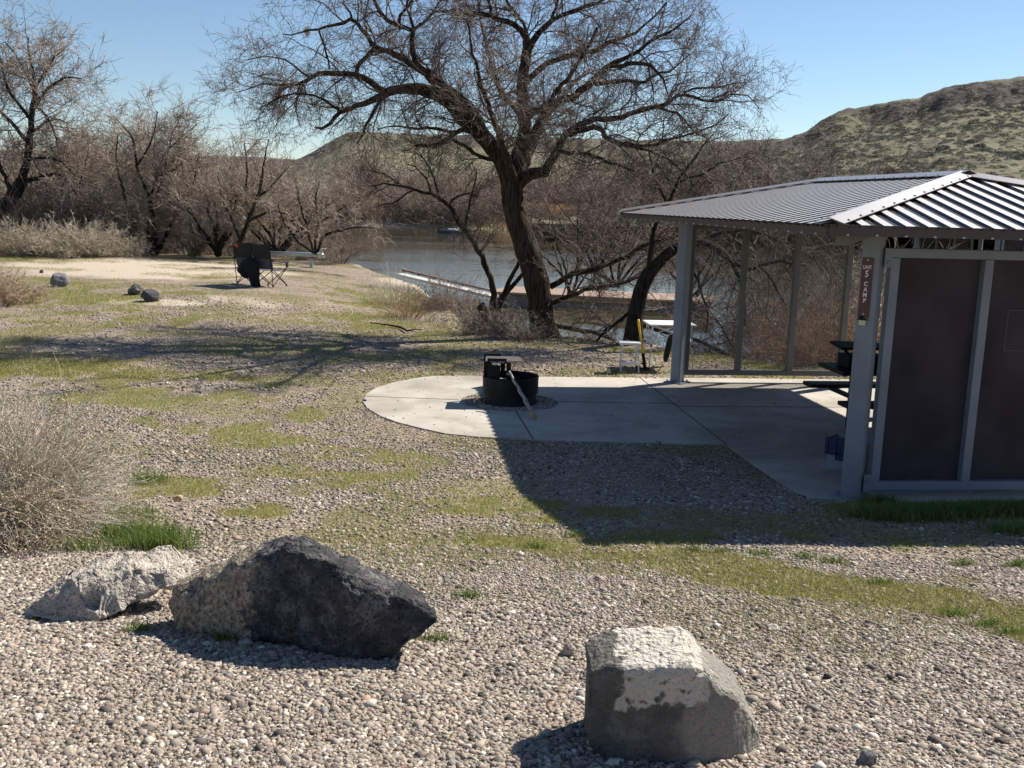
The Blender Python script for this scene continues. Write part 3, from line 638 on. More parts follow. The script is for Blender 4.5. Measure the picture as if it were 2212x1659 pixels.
# ---------------------------------------------------------------- boulders
def rock(name, label, c, size, mat, seed=0, rot=0, sub=4, cuts=9, rough=.05, fine=.02, sink=.1, cat='boulder', shape=None, group=None, squash=None):
    """lumpy rock: an icosphere cut by random planes, then roughened"""
    bm = bmesh.new(); bmesh.ops.create_icosphere(bm, subdivisions=sub, radius=1.0)
    V = np.array([v.co[:] for v in bm.verts]); F = np.array([[v.index for v in f.verts] for f in bm.faces]); bm.free()
    r = np.random.default_rng(seed); 
    for _ in range(cuts):
        n = r.normal(size=3); n /= np.linalg.norm(n); d = r.uniform(.62, .9); t = V @ n; over = t > d
        V[over] -= (t[over] - d)[:, None] * n * .93
    if shape is not None: V = shape(V)
    nn = V / (np.linalg.norm(V, axis=1)[:, None] + 1e-6)
    def n3(P, s, sd): return (fbm(P[:, 0] * s + 7, P[:, 1] * s + P[:, 2] * s * .7, 4, sd) + fbm(P[:, 2] * s - 3, P[:, 0] * s * .8 - P[:, 1] * s, 4, sd + 9) - 1)
    V = V + nn * (n3(V, 1.6, seed) * rough * 2 + n3(V, 7, seed + 3) * fine * 2)[:, None]
    if sub >= 5: V = V + nn * (n3(V, 22, seed + 5) * fine * .9)[:, None]
    V = V * (np.array(size) / 2); cz, s = math.cos(rot), math.sin(rot)
    V = np.stack([V[:, 0] * cz - V[:, 1] * s, V[:, 0] * s + V[:, 1] * cz, V[:, 2]], 1)
    base = np.array([c[0], c[1], H(c[0], c[1])]); V = V + base + [0, 0, size[2] * (.5 - sink)]
    o = mesh_obj(name, V - base, F, mat, smooth=True); o.location = base
    tag(o, label, cat, group); return o
def mat_rock(name, c1, c2, c3, scale=4, pits=1, lich=0):
    m, nt, N, L, P = nm(name)
    tc = N.new('ShaderNodeTexCoord'); n = N.new('ShaderNodeTexNoise'); n.inputs['Scale'].default_value = scale * 1.8; n.inputs['Detail'].default_value = 12; n.inputs['Roughness'].default_value = .78; L.new(tc.outputs['Object'], n.inputs['Vector'])
    r = ramp(N, [(.32, c1), (.5, c2), (.66, c3)]); L.new(n.outputs['Fac'], r.inputs[0]); L.new(r.outputs[0], P.inputs['Base Color'])
    v = N.new('ShaderNodeTexVoronoi'); v.inputs['Scale'].default_value = 55; L.new(tc.outputs['Object'], v.inputs['Vector'])
    mr = N.new('ShaderNodeMapRange'); mr.inputs['From Max'].default_value = .35; L.new(v.outputs['Distance'], mr.inputs['Value'])
    b = N.new('ShaderNodeBump'); b.inputs['Strength'].default_value = .9 * pits; b.inputs['Distance'].default_value = .014; L.new(mr.outputs[0], b.inputs['Height'])
    n2 = N.new('ShaderNodeTexNoise'); n2.inputs['Scale'].default_value = 45; n2.inputs['Detail'].default_value = 8; L.new(tc.outputs['Object'], n2.inputs['Vector'])
    b2 = N.new('ShaderNodeBump'); b2.inputs['Strength'].default_value = 1.0; b2.inputs['Distance'].default_value = .035; L.new(n2.outputs['Fac'], b2.inputs['Height']); L.new(b.outputs[0], b2.inputs['Normal'])
    L.new(b2.outputs[0], P.inputs['Normal']); P.inputs['Roughness'].default_value = .95; P.inputs['Specular IOR Level'].default_value = .2
    return m, nt, N, L, P, tc, r
M_lava = mat_rock('dark_lava', (.035, .035, .04), (.085, .083, .088), (.17, .16, .155), 5)[0]
M_grock = mat_rock('grey_rock', (.12, .12, .125), (.22, .215, .22), (.36, .34, .33), 7)[0]
M_prock = mat_rock('pale_rock', (.26, .23, .20), (.44, .39, .33), (.60, .56, .50), 6)[0]
# lava boulder with pebbly cement at its left end
def mat_lava_mix():
    m, nt, N, L, P, tc, r = mat_rock('lava_with_cement', (.022, .022, .026), (.065, .064, .066), (.21, .20, .19), 5)
    sp = N.new('ShaderNodeSeparateXYZ'); L.new(tc.outputs['Object'], sp.inputs[0])
    n = N.new('ShaderNodeTexNoise'); n.inputs['Scale'].default_value = 11; n.inputs['Detail'].default_value = 8; L.new(tc.outputs['Object'], n.inputs['Vector'])
    ma = N.new('ShaderNodeMath'); ma.operation = 'MULTIPLY_ADD'; ma.inputs[1].default_value = .38; L.new(n.outputs['Fac'], ma.inputs[0]); L.new(sp.outputs[0], ma.inputs[2])
    mr = N.new('ShaderNodeMapRange'); mr.inputs['From Min'].default_value = -.05; mr.inputs['From Max'].default_value = -.08; L.new(ma.outputs[0], mr.inputs['Value'])
    n4 = N.new('ShaderNodeTexNoise'); n4.inputs['Scale'].default_value = 40; n4.inputs['Detail'].default_value = 6; L.new(tc.outputs['Object'], n4.inputs['Vector'])
    r4 = ramp(N, [(.35, (.18, .145, .105)), (.6, (.40, .335, .25)), (.75, (.52, .45, .35))]); L.new(n4.outputs['Fac'], r4.inputs[0])
    x = N.new('ShaderNodeMix'); x.data_type = 'RGBA'; L.new(mr.outputs[0], x.inputs[0]); L.new(r.outputs[0], x.inputs[6]); L.new(r4.outputs[0], x.inputs[7]); L.new(x.outputs[2], P.inputs['Base Color'])
    return m
def sculpt(name, label, cat, outline, Yf, depth, mat, seed, lean=.0, nz=34, nx=60, flat=.0, rough=.02, fine=.012, loc=None):
    """rock whose front outline (px) stands at distance Yf ; built as a closed lofted solid with real depth"""
    pass
def norm3(v): return v / np.linalg.norm(v, axis=-1, keepdims=True)
# dark boulder : polygonal silhouette lofted in depth
def loft_rock(name, label, top, bot, Y0, depth, mat, seed, lean=.35, rough=.03, fine=.012, nx=90, nt=56, cat='boulder', back=1.0, box=.42, wend=.35, facets=26, flatk=.35):
    top = np.array(top, float); bot = np.array(bot, float)
    xs_ = np.linspace(top[0, 0], top[-1, 0], nx); ty = np.interp(xs_, top[:, 0], top[:, 1]); by = np.interp(xs_, bot[:, 0], bot[:, 1])
    yb = np.interp(xs_, bot[:, 0], bot[:, 2]) if bot.shape[1] > 2 else np.full(nx, Y0)
    V = []
    for i in range(nx):
        pt = AT(xs_[i], ty[i], yb[i] + lean); pb = AT(xs_[i], by[i], yb[i]); w_ = math.sin(math.pi * (i + .5) / nx) ** wend
        D = depth * w_; zb = pb[2] - .04; zt = pt[2]; yc = yb[i]
        for k in range(nt):
            t = 2 * math.pi * k / nt; c, s = math.cos(t), math.sin(t)
            cc = np.sign(c) * abs(c) ** box; ss = np.sign(s) * abs(s) ** box
            f = (ss + 1) / 2              # 0 bottom .. 1 top
            y = yc + lean * f + D / 2 * (1 - cc) * (1 - .25 * f * back) - (0.0)
            z = zb + (zt - zb) * f
            V.append([pb[0] + (pt[0] - pb[0]) * f, y, z])
    V = np.array(V)
    def n3(P, s, sd): return (fbm(P[:, 0] * s + 7, P[:, 2] * s + P[:, 1] * s * .7, 4, sd) + fbm(P[:, 2] * s - 3, P[:, 0] * s * .8 - P[:, 1] * s, 4, sd + 9) - 1)
    cen = V.mean(0); nn = V - cen; nn /= np.linalg.norm(nn, axis=1)[:, None]
    rid = np.abs(n3(V, 5, seed + 2)) * 2
    V += nn * ((n3(V, 3.2, seed) * rough * 2 - rid * rough) + n3(V, 22, seed + 4) * fine * 2 + n3(V, 60, seed + 6) * fine)[:, None]
    fr_ = np.random.default_rng(seed + 50); fc = V[fr_.integers(0, len(V), facets)]; fd = norm3(fr_.normal(size=(facets, 3)) + [0, -.3, .5])
    d2 = ((V[:, None] - fc[None]) ** 2).sum(2); kk = d2.argmin(1); V += -fd[kk] * (((V - fc[kk]) * fd[kk]).sum(1) * flatk)[:, None]
    i = np.arange(nx * nt).reshape(nx, nt); j = np.roll(i, -1, 1)
    F = [list(f) for f in np.stack([i[:-1].ravel(), j[:-1].ravel(), j[1:].ravel(), i[1:].ravel()], 1)] + [list(i[0])[::-1] and list(i[0]), list(i[-1])[::-1]]
    base = np.array([cen[0], cen[1], H(cen[0], cen[1])])
    o = mesh_obj(name, V - base, F, mat, smooth=True); o.location = base
    me = o.data; bm = bmesh.new(); bm.from_mesh(me); bmesh.ops.recalc_face_normals(bm, faces=bm.faces[:]); bm.to_mesh(me); bm.free()
    tag(o, label, cat); return o
yb = lambda px, py: None
def gy(px, py):   # distance where the pixel meets the ground
    Y = 4.
    for _ in range(30):
        p = G(px, py, 0); d = ray(px, py); 
        # march
        t = 1.0
        break
    lo_, hi = 1.5, 200.
    f = lambda Y_: AT(px, py, Y_)[2] - H(AT(px, py, Y_)[0], Y_)
    Ys = np.exp(np.linspace(math.log(1.5), math.log(200), 1500)); d = ray(px, py); Pm = np.array([0, 0, EYE]) + d[None] * (Ys / d[1])[:, None]; g_ = Pm[:, 2] - height(Pm[:, 0], Pm[:, 1]); k = int(np.argmax(g_ < 0)) if (g_ < 0).any() else len(Ys) - 1
    lo_, hi = Ys[max(k - 1, 0)], Ys[k]
    for _ in range(30):
        mid = (lo_ + hi) / 2
        if f(mid) > 0: lo_ = mid
        else: hi = mid
    return (lo_ + hi) / 2
def GG(px, py): Y = gy(px, py); p = AT(px, py, Y); return np.array([p[0], Y, H(p[0], Y)])
bots = [(362, 1345), (430, 1372), (470, 1383), (560, 1392), (650, 1412), (740, 1430), (800, 1424), (870, 1400), (905, 1370), (925, 1340), (936, 1320)]
y_l = gy(400, 1365); y_r = gy(760, 1430)
bot3 = [(x, y, y_l + (y_r - y_l) * (min(x, 760) - 362) / 400.) for x, y in bots]
loft_rock('lava_boulder', 'largest dark lava boulder, long and sloping, with sandy cement at its left end',
    [(362, 1292), (372, 1275), (395, 1262), (440, 1246), (475, 1232), (505, 1216), (545, 1200), (580, 1190), (615, 1186), (650, 1194), (690, 1208), (740, 1232), (790, 1256), (830, 1272), (870, 1288), (905, 1302), (925, 1314), (936, 1322)],
    bot3, 0, .40, mat_lava_mix(), 3, lean=.05, rough=.024, fine=.014, box=.30, facets=34, flatk=.28, wend=.3, nx=130, nt=80)
# pale broken slab at left
y_s = gy(180, 1348)
loft_rock('broken_slab', 'pale crusty broken concrete slab lying left of the dark boulder',
    [(60, 1316), (80, 1300), (120, 1276), (170, 1254), (220, 1238), (280, 1222), (330, 1202), (370, 1198), (396, 1202), (402, 1214)],
    [(60, 1322, y_s + .05), (120, 1340, y_s), (190, 1347, y_s), (235, 1322, y_s + .04), (300, 1290, y_s + .12), (350, 1262, y_s + .2), (380, 1250, y_s + .25), (402, 1240, y_s + .28)], 0, .34, M_prock, 21, lean=.12, rough=.03, fine=.022, facets=24, flatk=.5, nx=110, nt=64)
# white painted boulder
def mat_painted():
    m, nt, N, L, P, tc, r = mat_rock('painted_concrete_boulder', (.06, .058, .054), (.13, .122, .11), (.24, .225, .20), 3, pits=.35)
    sp = N.new('ShaderNodeSeparateXYZ'); L.new(tc.outputs['Object'], sp.inputs[0])
    n = N.new('ShaderNodeTexNoise'); n.inputs['Scale'].default_value = 9; n.inputs['Detail'].default_value = 9; n.inputs['Roughness'].default_value = .7; L.new(tc.outputs['Object'], n.inputs['Vector'])
    def mad(a, k, c):
        q = N.new('ShaderNodeMath'); q.operation = 'MULTIPLY_ADD'; L.new(a, q.inputs[0]); q.inputs[1].default_value = k
        if isinstance(c, float): q.inputs[2].default_value = c
        else: L.new(c, q.inputs[2])
        return q.outputs[0]
    nz_ = mad(n.outputs['Fac'], .22, -.11)
    zz_ = N.new('ShaderNodeMath'); zz_.operation = 'ADD'; L.new(nz_, zz_.inputs[0]); L.new(sp.outputs[2], zz_.inputs[1])
    m1 = N.new('ShaderNodeMapRange'); m1.inputs['From Min'].default_value = .23; m1.inputs['From Max'].default_value = .245; L.new(zz_.outputs[0], m1.inputs['Value'])
    xx_ = N.new('ShaderNodeMath'); xx_.operation = 'ADD'; L.new(nz_, xx_.inputs[0]); L.new(sp.outputs[0], xx_.inputs[1])
    m2 = N.new('ShaderNodeMapRange'); m2.inputs['From Min'].default_value = .12; m2.inputs['From Max'].default_value = .10; L.new(xx_.outputs[0], m2.inputs['Value'])
    m3 = N.new('ShaderNodeMapRange'); m3.inputs['From Min'].default_value = -.20; m3.inputs['From Max'].default_value = -.185; L.new(xx_.outputs[0], m3.inputs['Value'])
    a = N.new('ShaderNodeMath'); a.operation = 'MULTIPLY'; L.new(m1.outputs[0], a.inputs[0]); L.new(m2.outputs[0], a.inputs[1])
    b_ = N.new('ShaderNodeMath'); b_.operation = 'MULTIPLY'; L.new(a.outputs[0], b_.inputs[0]); L.new(m3.outputs[0], b_.inputs[1])
    n5 = N.new('ShaderNodeTexNoise'); n5.inputs['Scale'].default_value = 26; n5.inputs['Detail'].default_value = 8; L.new(tc.outputs['Object'], n5.inputs['Vector'])
    r5 = ramp(N, [(.33, (.0, .0, .0)), (.43, (1, 1, 1))]); L.new(n5.outputs['Fac'], r5.inputs[0])
    c_ = N.new('ShaderNodeMath'); c_.operation = 'MULTIPLY'; L.new(b_.outputs[0], c_.inputs[0]); L.new(r5.outputs[0], c_.inputs[1])
    # pale chalky crust towards the right shoulder
    n6 = N.new('ShaderNodeTexNoise'); n6.inputs['Scale'].default_value = 5; n6.inputs['Detail'].default_value = 9; L.new(tc.outputs['Object'], n6.inputs['Vector'])
    x6 = mad(n6.outputs['Fac'], .5, sp.outputs[0]); m6 = N.new('ShaderNodeMapRange'); m6.inputs['From Min'].default_value = .27; m6.inputs['From Max'].default_value = .36; m6.inputs['To Max'].default_value = .75; L.new(x6, m6.inputs['Value'])
    y = N.new('ShaderNodeMix'); y.data_type = 'RGBA'; L.new(m6.outputs[0], y.inputs[0]); L.new(r.outputs[0], y.inputs[6]); y.inputs[7].default_value = (.30, .28, .24, 1)
    x = N.new('ShaderNodeMix'); x.data_type = 'RGBA'; L.new(c_.outputs[0], x.inputs[0]); L.new(y.outputs[2], x.inputs[6]); x.inputs[7].default_value = (.53, .49, .42, 1); L.new(x.outputs[2], P.inputs['Base Color'])
    return m
y_w = 3.22
loft_rock('painted_boulder', 'squat grey boulder with a worn white paint patch, nearest the camera',
    [(1268, 1462), (1272, 1448), (1290, 1440), (1330, 1436), (1400, 1436), (1470, 1434), (1500, 1436), (1525, 1446), (1545, 1470), (1570, 1492), (1592, 1502), (1610, 1524), (1625, 1552), (1640, 1575), (1644, 1592)],
    [(1268, 1560, y_w), (1285, 1612, y_w), (1330, 1650, y_w - .03), (1400, 1672, y_w - .05), (1500, 1680, y_w - .05), (1580, 1665, y_w), (1620, 1620, y_w + .05), (1644, 1600, y_w + .1)], 0, .46, mat_painted(), 8, lean=.02, rough=.012, fine=.007, box=.20, facets=10, flatk=.10, wend=.18, nx=110, nt=80)
for k, (nm_, lb, px, py, wpx, hpx, dp, mt, sd, ct) in enumerate([
    ('small_boulder', 'speckled black and white boulder, left one of the touching pair', 289, 637, 34, 24, .9, mat_rock('speckled_rock', (.03, .03, .03), (.14, .13, .12), (.5, .47, .42), 9)[0], 11, 'boulder'),
    ('small_boulder', 'dark boulder with a grey top, right one of the touching pair', 322, 652, 40, 27, .9, M_lava, 14, 'boulder'),
    ('small_boulder', 'grey wedge-shaped boulder in the grass near the left edge', 122, 620, 42, 30, .9, M_grock, 19, 'boulder'),
    ('stone', 'small dark stone on the sandy grass beyond the grey wedge-shaped boulder', 89, 590, 9, 7, 1, M_lava, 23, 'stone'),
    ('stone', 'white stone by the dry shrub at the left edge', 45, 634, 18, 9, 1, M_prock, 29, 'stone'),
    ('stone', 'round pale stone just left of the painted boulder', 1228, 1420, 36, 34, .9, M_prock, 31, 'stone'),
    ('stone', 'tan rounded stone on the gravel near the grey foreground bush', 383, 1084, 22, 15, .9, simple('tan_stone', (.44, .29, .19), .8, bump=.3), 37, 'stone'),
    ('stone', 'lone white stone on the shaded gravel beside the slab', 1474, 1000, 14, 7, .9, M_prock, 41, 'stone'),
    ('stone', 'flat pale stone on the gravel right of the painted boulder', 1670, 1364, 34, 13, .9, M_prock, 43, 'stone'),
    ('stone', 'grey pointed stone cut by the bottom edge of the photo', 1880, 1655, 52, 36, .9, M_grock, 47, 'stone'),
    ('stone', 'pale stone tucked under the middle of the dark boulder', 527, 1395, 34, 14, .9, M_prock, 53, 'stone'),
    ('stone', 'small white stone on the gravel above the painted boulder', 1585, 1380, 20, 9, .9, M_prock, 59, 'stone'),
    ('stone', 'reddish stone behind the broken pale slab', 333, 1196, 22, 11, .9, simple('reddish_stone', (.33, .21, .16), .8, bump=.3), 61, 'stone'),
    ('stone', 'tan stone in the gravel ring to the right of the fire ring', 1145, 873, 14, 8, .9, M_prock, 67, 'stone'),
    ('stone', 'pale flat stone on the far gravel behind the fire ring', 783, 804, 14, 5, 1.2, M_prock, 71, 'stone'),
    ('stone', 'dark stone on the gravel at the left tip of the slab', 788, 869, 9, 7, .9, M_lava, 73, 'stone')]):
    p = GG(px, py); Y = p[1]; s_ = Y / FPX * 1.02
    rock(nm_, lb, p + [0, wpx * s_ * .3, 0], (wpx * s_ * 1.05, wpx * s_ * dp, hpx * s_ * 1.3), mt, sd, rot=.3 if k != 2 else .0, sub=4 if wpx > 30 else 3, sink=.22, cat=ct, cuts=12, rough=.06, fine=.03)
# ---------------------------------------------------------------- fire ring with grill
fr = empty('fire_ring', FIRE, 'black steel fire ring with a cooking grate standing in a gravel circle of the slab', 'fire ring')
def ringwall(mb, r0, r1, z0, z1, a0=0, a1=2 * math.pi, n=56, flat=None, thick=.006):
    V = []; 
    for i in range(n + 1):
        t = a0 + (a1 - a0) * i / n; c, s = math.cos(t), math.sin(t)
        for r_, z in ((r0, z0), (r1, z1), (r1 - thick, z1), (r0 - thick, z0)):
            x, y = r_ * c, r_ * s
            if flat is not None: x = max(x, flat)
            V.append(FIRE + [x, y, z])
    F = []
    for i in range(n):
        for k in range(4): a = 4 * i + k; b = 4 * i + (k + 1) % 4; F.append((a, b, b + 4, a + 4))
    mb.add(V, F)
mb = MB(); ringwall(mb, .355, .355, -.02, .18, flat=-.33); mb.build('lower_ring', M_soot, fr)
mb = MB(); ringwall(mb, .385, .385, .15, .365, flat=-.36); ringwall(mb, .39, .39, .36, .375, flat=-.365, thick=.016); mb.build('upper_ring', M_black, fr)
# paint chips
mb = MB()
gw = FIRE
def bracket(y, x0, x1, ztop, nm_):
    mb = MB(); xm0, xm1 = x0, x1; th = .008
    mb.box(gw + [(x0 + .03), y, (.20 + ztop) / 2], (.06, th, ztop - .20), bev=.0).box(gw + [(x1 - .03), y, (.20 + ztop - .05) / 2], (.06, th, ztop - .25))
    mb.box(gw + [(x0 + x1) / 2, y, ztop - .03 + .0005], (x1 - x0 - .121, th * .98, .06))
    return mb
b1 = bracket(-.24, -.30, .01, .635, 'f')
b1.box(gw + [-.19, -.24, .38], (.118, .0078, .33))      # solid plate part
b1.build('grate_bracket', M_black, fr)
b2 = bracket(.18, -.36, -.07, .63, 'b'); b2.build('grate_bracket', M_black, fr)
mb = MB(); mb.tube([gw + [-.26, -.25, .59], gw + [-.17, -.252, .588]], .005, 6)
for k in range(4): mb.tube([gw + [-.155 + .022 * k, -.25, .578], gw + [-.148 + .022 * k, -.252, .592], gw + [-.14 + .022 * k, -.25, .6]], .005, 6)
mb.build('spring_handle', M_galv, fr)
mb = MB(); gz = .598
for i in range(27):
    y = -.232 + i * .0155; mb.box(gw + [-.09, y, gz], (.48, .0125, .012))
for x in (-.325, -.10, .145): mb.box(gw + [x, -.023, gz - .0095], (.014, .40, .008))
mb.build('cooking_grate', M_rust, fr)
ash = poly_slab('ash_bed', [(FIRE[0] + .33 * math.cos(t), FIRE[1] + .33 * math.sin(t)) for t in np.linspace(0, 6.28, 30, endpoint=False)], [], -.02, .10, simple('ash', (.10, .095, .09), .95, var=.5, scale=20, bump=1)); ash.parent = fr; ash.data.transform(Matrix.Translation(-Vector(FIRE)))
rg_ = MB(); rg_.box(AT(1085, 818, 13.15), (.13, .05, .012), bev=.004); o = rg_.build('foil_scrap', M_alu); tag(o, 'crumpled silvery foil scrap inside the fire ring', 'foil scrap')
# gravel in the hole of the slab
# stick leaning on the ring
pb = G(1157, 905, PZ + .03); pt = AT(1100, 803, 12.72); 
st = empty('burnt_stick', pb, 'weathered grey stick leaning on the fire ring, end on the slab', 'stick')
pts_ = [pb + (pt - pb) * t for t in np.linspace(.10, 1.0, 14)]; pts_ = [p + np.array([.006 * math.sin(i * 1.7), 0, .005 * math.cos(i * 2.3)]) for i, p in enumerate(pts_)]
MB().tube(pts_, np.linspace(.030, .014, 14) * (1 + .15 * np.sin(np.arange(14) * 2.1)), 9).build('shaft', M_stick, st, smooth=True)
pts2 = [pb + (pt - pb) * t for t in np.linspace(0, .12, 6)]
MB().tube(pts2, [.016, .026, .031, .034, .033, .031], 9).build('rotten_end', M_stickend, st, smooth=True)
MB().tube([pts_[-2], pts_[-2] + (pts_[-2] - pts_[-4]) * .3 + [-.05, .02, -.01]], [.012, .007], 6).build('side_twig', M_stick, st)
# ---------------------------------------------------------------- folding table, stool, axe, bag
TZ = .76
tc_ = [G(1381, 687, TZ), G(1404, 700.5, TZ), G(1506, 702.5, TZ)]; tc_.append(tc_[0] + tc_[2] - tc_[1])
tcen = sum(tc_) / 4; gz0 = H(tcen[0], tcen[1])
# keep the table a sensible rectangle
ux = tc_[2] - tc_[1]; ux /= np.linalg.norm(ux); uy = np.cross(ZU, ux); TW = float(np.linalg.norm(tc_[2] - tc_[1])); TD = .62
t0 = tc_[1]; tcen = t0 + ux * TW / 2 + uy * TD / 2
tb = empty('folding_table', (tcen[0], tcen[1], gz0), 'white-topped folding camp table standing behind the far shelter post', 'table')
MB().box(tcen - ZU * .012, (TW, TD, .024), (ux, uy, ZU), .006).build('tabletop', M_white, tb)
cor = [tcen + ux * (TW / 2 - .07) * sx + uy * (TD / 2 - .06) * sy for sx, sy in ((-1, -1), (1, -1), (1, 1), (-1, 1))]
for i, c in enumerate(cor):
    o_ = c - tcen; o_[2] = 0; o_ /= np.linalg.norm(o_); top = c - ZU * .03; foot = np.array([c[0], c[1], gz0]) + o_ * .055
    l_ = MB().bar(top, foot + ZU * .02, .018, up=(1, 0, 0)).build('leg', M_alu, tb)
    MB().box(foot + ZU * .015, (.032, .032, .03)).box((top * .55 + foot * .45), (.03, .03, .035)).build('leg_joint', M_black, l_, world=False).data.transform(Matrix.Translation(-Vector(tb.location)))
for i in range(4):
    p, q = cor[i] - ZU * .04, cor[(i + 1) % 4] - ZU * .04; d_ = ZU * -.24
    f = lambda a_, b_: MB().bar(a_, b_, .014, .008)
    f(p, q + d_).build('strut', M_alu, tb); f(q + (p - q) * .01 + np.array([0, .012, 0]), p + d_ + np.array([0, .012, 0])).build('strut', M_alu, tb)
# stool
sp_ = GG(1357, 806); sz = H(sp_[0], sp_[1] + .1); sw = .30
so = empty('folding_stool', (sp_[0] + .02, sp_[1] + .15, sz), 'small grey folding step stool left of the white table', 'stool')
Hs = .47; c0 = np.array(so.location)
MB().box(c0 + [0, 0, Hs], (.345, .24, .035), bev=.008).build('seat', M_alu, so)
MB().box(c0 + [0, -.12, .155], (.30, .07, .06), bev=.006).build('step', M_alu, so)
for sx in (-1, 1):
    MB().bar(c0 + [sx * .135, -.03, Hs - .02], c0 + [sx * .145, -.17, 0.0], .020, up=(1, 0, 0)).build('leg', M_alu, so)
    MB().bar(c0 + [sx * .115, .02, Hs - .02], c0 + [sx * .13, .17, 0.0], .020, up=(1, 0, 0)).build('leg', M_alu, so)
# axe
Ya = tcen[1] - TD / 2 - .10
a_top = AT(1378.5, 690, Ya + .04); a_mid = AT(1390, 770, Ya); a_bot = AT(1393.5, 797, Ya - .02)
axo = empty('axe', (a_bot[0], a_bot[1], a_bot[2] - .03), 'yellow-handled axe leaning head down against the white table', 'axe')
pp = [a_top + (a_mid - a_top) * t for t in np.linspace(0, .62, 8)]
MB().tube(pp, [.018, .022, .02, .018, .018, .018, .019, .02], 8).build('handle', M_yel, axo, smooth=True)
pp2 = [a_top + (a_mid - a_top) * .95, a_bot]; pp[-1] = pp2[0]
MB().tube([a_top + (a_mid - a_top) * t for t in (.6, .75, .96)], .0205, 8).build('handle', M_yel, axo, smooth=True)
MB().tube([a_top + (a_mid - a_top) * .92, a_mid * .5 + a_bot * .5, a_bot], [.027, .026, .03], 8).build('grip_collar', M_black, axo, smooth=True)
hb = MB(); hx = np.array([1, 0, 0.]); hz_ = ZU; hc = a_bot
prof = [(.06, .03), (.065, -.005), (.05, -.035), (.0, -.03), (-.06, -.03), (-.125, -.062), (-.15, -.03), (-.152, .03), (-.145, .055), (-.06, .02), (0, .03)]
V = [hc + hx * x + hz_ * z + np.array([0, -.02 if x > -.1 else -.004, 0]) for x, z in prof] + [hc + hx * x + hz_ * z + np.array([0, .02 if x > -.1 else .004, 0]) for x, z in prof]; n_ = len(prof)
hb.add(V, [list(range(n_)), list(range(n_, 2 * n_))[::-1]] + [(i, (i + 1) % n_, n_ + (i + 1) % n_, n_ + i) for i in range(n_)]); hb.build('axe_head', simple('axe_steel', (.05, .04, .035), .5, metal=.3), axo)
# dark green bag hanging from the table
gb = AT(1447, 733, tcen[1] + .1); 
bgp = [gb + np.array([.03, 0, .10]), gb + np.array([.01, 0, .0]), gb + np.array([-.02, 0, -.16]), gb + np.array([-.05, -.02, -.30]), gb + np.array([-.06, -.02, -.38])]
o = MB().tube(bgp, [.03, .05, .055, .05, .03], 10).build('hanging_bag', M_green, smooth=True); tag(o, 'dark green bag hanging under the white folding table', 'bag')
# ---------------------------------------------------------------- storage bin
bc = np.array([3.56, 10.10, PZ]); 
bn = empty('storage_bin', bc, 'grey plastic storage bin with hanging blue lid flap behind the near post', 'storage bin')
bx = np.array([math.cos(.35), -math.sin(.35), 0]) * -1; bx = np.array([.80, -.60, 0]); by_ = np.array([.60, .80, 0])
Vb = []
for zz_, s_ in ((0, .86), (.31, 1.0)):
    for sx, sy in ((-1, -1), (1, -1), (1, 1), (-1, 1)): Vb.append(bc + bx * .21 * sx * s_ + by_ * .15 * sy * s_ + ZU * zz_)
for zz_, s_ in ((.02, .84), (.312, .965)):
    for sx, sy in ((-1, -1), (1, -1), (1, 1), (-1, 1)): Vb.append(bc + bx * .21 * sx * s_ + by_ * .15 * sy * s_ + ZU * zz_)
Fb = [(3, 2, 1, 0), (8, 9, 10, 11)] + [(i, (i + 1) % 4, 4 + (i + 1) % 4, 4 + i) for i in range(4)] + [(8 + (i + 1) % 4, 8 + i, 12 + i, 12 + (i + 1) % 4) for i in range(4)] + [(4 + i, 4 + (i + 1) % 4, 12 + (i + 1) % 4, 12 + i) for i in range(4)]
MB().add(Vb, Fb).build('tub', M_wplas, bn)
fl = MB(); fc_ = bc - by_ * .175 + ZU * .235
fl.box(fc_, (.42, .018, .17), (bx, by_, ZU), .004).box(fc_ + ZU * -.09 + bx * .04, (.27, .018, .09), (bx, by_, ZU), .004)
for k in range(5): fl.box(fc_ - by_ * .014 + bx * (-.18 + .09 * k), (.012, .012, .15), (bx, by_, ZU))
for k in range(6): fl.box(fc_ + ZU * .092 + bx * (-.175 + .07 * k), (.035, .022, .022), (bx, by_, ZU))
fl.build('lid_flap', M_blue, bn)
# ---------------------------------------------------------------- picnic table under the roof
pt0 = G(1803, 797, .77); L_t = 1.85
pc = pt0 + B * (L_t / 2) - A * .0; pc[2] = PZ
pt_ = empty('picnic_table', pc, 'black metal picnic table under the near shelter, seen behind the post', 'picnic table')
def PTt(u, v, z): return pc + A * u + B * v + ZU * z
MB().box(PTt(.12, 0, .735), (.74, L_t, .05), (A, B, ZU), .008).build('tabletop', M_black, pt_)
for s_ in (-1, 1):
    MB().box(PTt(.12 + s_ * .66, -.12 if s_ < 0 else 0, .42), (.27, L_t, .05), (A, B, ZU), .008).build('bench', M_black, pt_)
for v in (-.62, .62):
    l_ = MB(); l_.bar(PTt(.12, v, .71), PTt(.12, v, .0), .07).bar(PTt(-.5, v, .385), PTt(.74, v, .385), .05).build('leg_frame', M_black, pt_)
cs = PTt(.16, -L_t / 2 + .42, .76)
cst = empty('camp_stove', cs, 'black camp stove with raised lid and grey parts standing on the picnic table', 'stove')
cs = np.array(cst.location)
MB().box(cs + ZU * .08, (.32, .50, .15), (A, B, ZU), .01).build('body', M_coat, cst)
MB().box(cs + ZU * .27 - A * .05 - B * .08, (.36, .62, .035), (A * .97 + ZU * .1, B, ZU * .97 - A * .1), .012).build('lid', M_black, cst)
MB().bar(cs + ZU * .13 - B * .22 - A * .17, cs + ZU * .26 - B * .34 - A * .17, .03).box(cs + ZU * .20 - B * .13 - A * .15, (.03, .10, .05), (A, B, ZU), .004).build('support', M_soot, cst)
